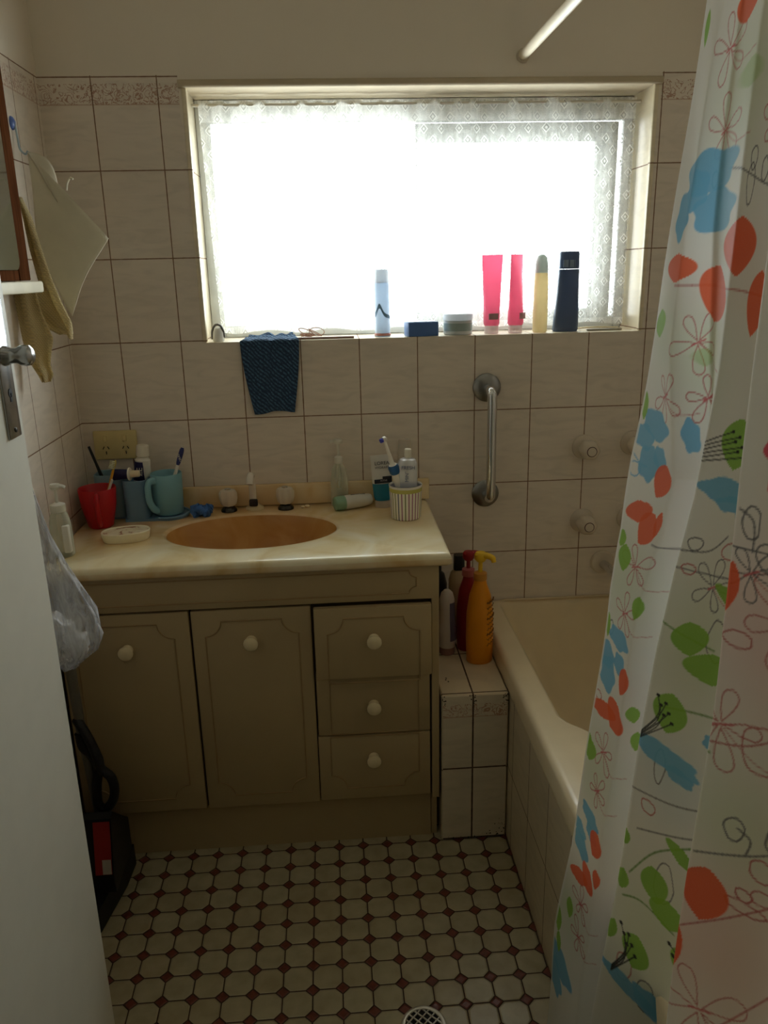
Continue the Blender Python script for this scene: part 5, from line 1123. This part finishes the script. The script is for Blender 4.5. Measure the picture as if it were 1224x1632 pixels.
    L= [('g',[(0.185,1.466),(0.249,1.451),(0.291,1.441),(0.332,1.436)]),('g',[(0.455,0.749),(0.492,0.764),(0.526,0.781),(0.584,0.819)]),('g',[(0.509,0.773),(0.511,0.79),(0.496,0.797)]),('g',[(0.451,1.085),(0.476,1.085),(0.514,1.086)]),('g',[(0.474,1.084),(0.472,1.113),(0.456,1.124)]),('p',[(0.081,1.335),(0.233,1.334),(0.328,1.325)]),('p',[(0.453,0.658),(0.497,0.692),(0.54,0.729)]),('g',[(0.087,1.005),(0.29,1.013),(0.372,1.018)]),('g',[(0.22,1.033),(0.275,1.04),(0.306,1.063)]),('gr',[(0.24,0.825),(0.319,0.845),(0.454,0.864)]),('gr',[(0.235,0.535),(0.27,0.551),(0.328,0.548)]),('gr',[(0.138,0.954),(0.244,0.932),(0.319,0.926)]),('g',[(0.154,0.687),(0.288,0.71),(0.366,0.739)]),('g',[(0.242,0.646),(0.321,0.68),(0.369,0.706)]),('b',[(0.001,1.109),(0.024,1.098),(0.039,1.098)]),('b',[(-0.011,0.763),(0.013,0.76)]),('gr',[(0.24,0.576),(0.279,0.633),(0.341,0.678)]),('g',[(0.519,0.952),(0.544,0.962)]),('p',[(0.451,0.876),(0.496,0.889),(0.552,0.929)]),('p',[(0.469,0.527),(0.512,0.573),(0.57,0.659)])]
    sc1 = lambda q: (q[0], q[1], q[2]*(1.4 if q[0] < .105 and q[1] < 1.2 else 1.2), q[3]*1.15, q[4])
    M = {k_: [sc1(q) for q in v_] for k_, v_ in M.items()}; F = [(q[0], q[1], q[2]*1.25, q[3]) for q in F]
    rep = lambda L, ds, dz: [(q[0]+ds, q[1]+dz)+tuple(q[2:]) for q in L]
    # pale green and pink washes of colour
    for cs, cz, r, col in ((.2, 1.55, .10, GREEN), (.16, 1.25, .08, GREEN), (.04, .93, .09, GREEN), (.04, .62, .08, GREEN), (.30, .92, .12, GREEN), (.30, .52, .12, GREEN), (.05, 1.28, .06, GREEN), (.52, 1.0, .12, PINK), (.50, .66, .11, ORANGE), (.03, .35, .06, GREEN), (.50, .80, .08, GREEN), (.29, .74, .08, BLUE)):
        paint(cs, cz, r*2, lambda a, q: np.exp(-(((a-cs)/r)**2+((q-cz)/r)**2)*1.6)*0.22, col)
    allF = F+rep(F, .60, .04); allL = L+[(c_, [(p[0]+.60, p[1]+.04) for p in pl_]) for c_, pl_ in L]
    for cs, cz, r, c_ in allF:
        col = ROSE if c_ == 'p' else GREY; a0 = rng.uniform(0, 6)
        for k in range(5):
            a = a0+k*2*PI/5+rng.uniform(-.2, .2); lr = r*rng.uniform(.75, 1.1); wdt = .30
            pts = [(cs+math.cos(a+da)*lr*f, cz+math.sin(a+da)*lr*f*0.9) for da, f in ((0, .08), (-wdt, .55), (-wdt*.7, .88), (0, 1.0), (wdt*.7, .88), (wdt, .55), (0, .08))]
            line(pts, col, 0.0009, 0.75)
        line([(cs-r*.2, cz-.004), (cs, cz), (cs+r*.25, cz+.004)], hexc(206, 90, 100), 0.0012, 0.7)
        line([(cs, cz), (cs+r*.8, cz-r*.5), (cs+r*1.7, cz-r*.45)], ROSE, 0.0009, 0.5)
    for c_, pl_ in allL: line(pl_, {'g': GREY, 'p': ROSE, 'gr': DGREEN, 'b': BLUE}[c_], 0.0012 if c_ != 'gr' else 0.0015, 0.8)
    LO = [(0.493,0.794,0.0111,0.0117,'g'),(0.54,0.801,0.0156,0.0144,'g'),(0.569,0.819,0.0078,0.0135,'g'),(0.528,0.763,0.0143,0.0108,'p'),(0.517,0.716,0.0221,0.0063,'p'),(0.514,0.729,0.0091,0.0063,'p'),(0.47,1.112,0.0091,0.018,'g'),(0.493,1.082,0.0143,0.0153,'g'),(0.469,0.992,0.0169,0.0081,'p'),(0.248,1.045,0.015,0.0081,'g'),(0.316,1.046,0.0156,0.0099,'p'),(0.247,1.012,0.014,0.0063,'p'),(0.265,0.75,0.01,0.0225,'g'),(0.256,0.686,0.013,0.0099,'p'),(0.362,0.774,0.013,0.0108,'g'),(0.32,0.938,0.0156,0.0252,'g'),(0.301,0.602,0.017,0.027,'g'),(0.013,1.088,0.013,0.0108,'b'),(0.02,0.846,0.009,0.0117,'g'),(0.012,0.73,0.01,0.0072,'p'),(0.149,1.459,0.0065,0.009,'g'),(0.254,1.467,0.0091,0.0117,'g'),(0.288,1.455,0.0091,0.0117,'g'),(0.251,1.441,0.0104,0.0198,'g'),(0.335,1.417,0.0156,0.0135,'p'),(0.508,0.887,0.0221,0.027,'p'),(0.258,0.436,0.013,0.0207,'p'),(0.299,0.427,0.017,0.0225,'g'),(0.581,0.669,0.0169,0.018,'p')]
    for cs, cz, ws, hz, c_ in LO:
        P = [(cs+ws*math.cos(q)*(1+.12*math.sin(3*q+cs*50)), cz+hz*math.sin(q)*(1+.10*math.sin(2*q+cz*30))) for q in [2*PI*i/10 for i in range(11)]]
        line(P, {'g': GREY, 'p': ROSE, 'b': BLUE}[c_], 0.0010, 0.75)
    for nm, col, lob in (('blue', BLUE, 5), ('green', GREEN, 0), ('pink', PINK, 4), ('orange', ORANGE, 0)):
        for q in M[nm]+rep(M[nm], .60, .04):
            big = q[2] > .02 or q[3] > .02
            faint = nm == 'green' and (abs(q[1]-1.556) < .01 or abs(q[1]-1.247) < .01)
            leaf(q[0], q[1], q[2], q[3], q[4] if nm != 'blue' else 0, col, 0.4 if faint else 0.93, 0.5 if faint else 0.06, lob)
    for x0, z0, x1, z1 in ST:
        d = np.array((x1-x0, z1-z0)); L_ = np.hypot(*d)
        for k in range(6):
            off = (k-2.5)*0.006; e1 = (x1-(.012*(k % 2))-.004*k, z1+off*.9)
            line([(x0, z0+off*.3), ((x0+x1)/2, (z0+z1)/2+off*.8+.003), e1], hexc(38, 40, 44), 0.0010, 0.9)
            paint(e1[0], e1[1], .006, lambda a, q: (1-np.hypot((a-e1[0])/.0042, (q-e1[1])/.0026))*4, hexc(24, 26, 28))
    # white side hem
    hemw = np.clip((0.006-s)/0.002, 0, 1); img[:] = img*(1-hemw[None, :, None]*.85)+np.array(hexc(240, 240, 236))*hemw[None, :, None]*.85
    # ---- mesh
    co = np.stack([X, Y, Zg], 2).reshape(-1, 3).astype(np.float32)
    idx = np.arange(NZ*NS).reshape(NZ, NS)
    fc = np.stack([idx[:-1, :-1], idx[:-1, 1:], idx[1:, 1:], idx[1:, :-1]], 2).reshape(-1, 4)
    me = bpy.data.meshes.new('shower_curtain'); nv, nf = len(co), len(fc)
    me.vertices.add(nv); me.vertices.foreach_set('co', co.ravel()); me.loops.add(nf*4); me.loops.foreach_set('vertex_index', fc.ravel().astype(np.int32))
    me.polygons.add(nf); me.polygons.foreach_set('loop_start', np.arange(0, nf*4, 4, dtype=np.int32)); me.polygons.foreach_set('loop_total', np.full(nf, 4, np.int32)); me.update(calc_edges=True)
    ca = me.color_attributes.new('print', 'FLOAT_COLOR', 'POINT'); ca.data.foreach_set('color', np.concatenate([img.reshape(-1, 3), np.ones((nv, 1))], 1).astype(np.float32).ravel())
    me.shade_smooth()
    t = NT('printed_curtain_fabric'); at = t.n('ShaderNodeAttribute'); at.attribute_name = 'print'
    weave = t.noise(900, 2, t.obj()); colr = t.mix(t.math('MULTIPLY', weave, 0.10), at.outputs['Color'], (0.75, 0.75, 0.72))
    t.l(colr, t.b.inputs['Base Color']); t.b.inputs['Roughness'].default_value = 0.6; t.b.inputs['Specular IOR Level'].default_value = 0.3
    tr = t.n('ShaderNodeBsdfTranslucent'); t.l(colr, tr.inputs[0]); mx = t.n('ShaderNodeMixShader'); mx.inputs[0].default_value = 0.55
    t.l(t.b.outputs[0], mx.inputs[1]); t.l(tr.outputs[0], mx.inputs[2]); t.l(mx.outputs[0], t.out.inputs[0])
    me.materials.append(t.m)
    o = bpy.data.objects.new('shower_curtain', me); COL.objects.link(o)
    tag(o, 'white shower curtain printed with orange, blue and green leaves hanging outside the bath', 'shower curtain')
    rm = mat('white_curtain_ring', (226, 222, 212), 0.4)
    for yy in (-1.03, -1.12, -1.21, -1.30, -1.40, -1.50, -1.60):
        bm = bm_new(); add_tube(bm, [(1.129+0.0165*math.cos(2*PI*k/24), yy, 1.8365+0.0165*math.sin(2*PI*k/24)) for k in range(24)], 0.0022, 6, closed=True); obj('ring', bm, rm, o)
shower_curtain()
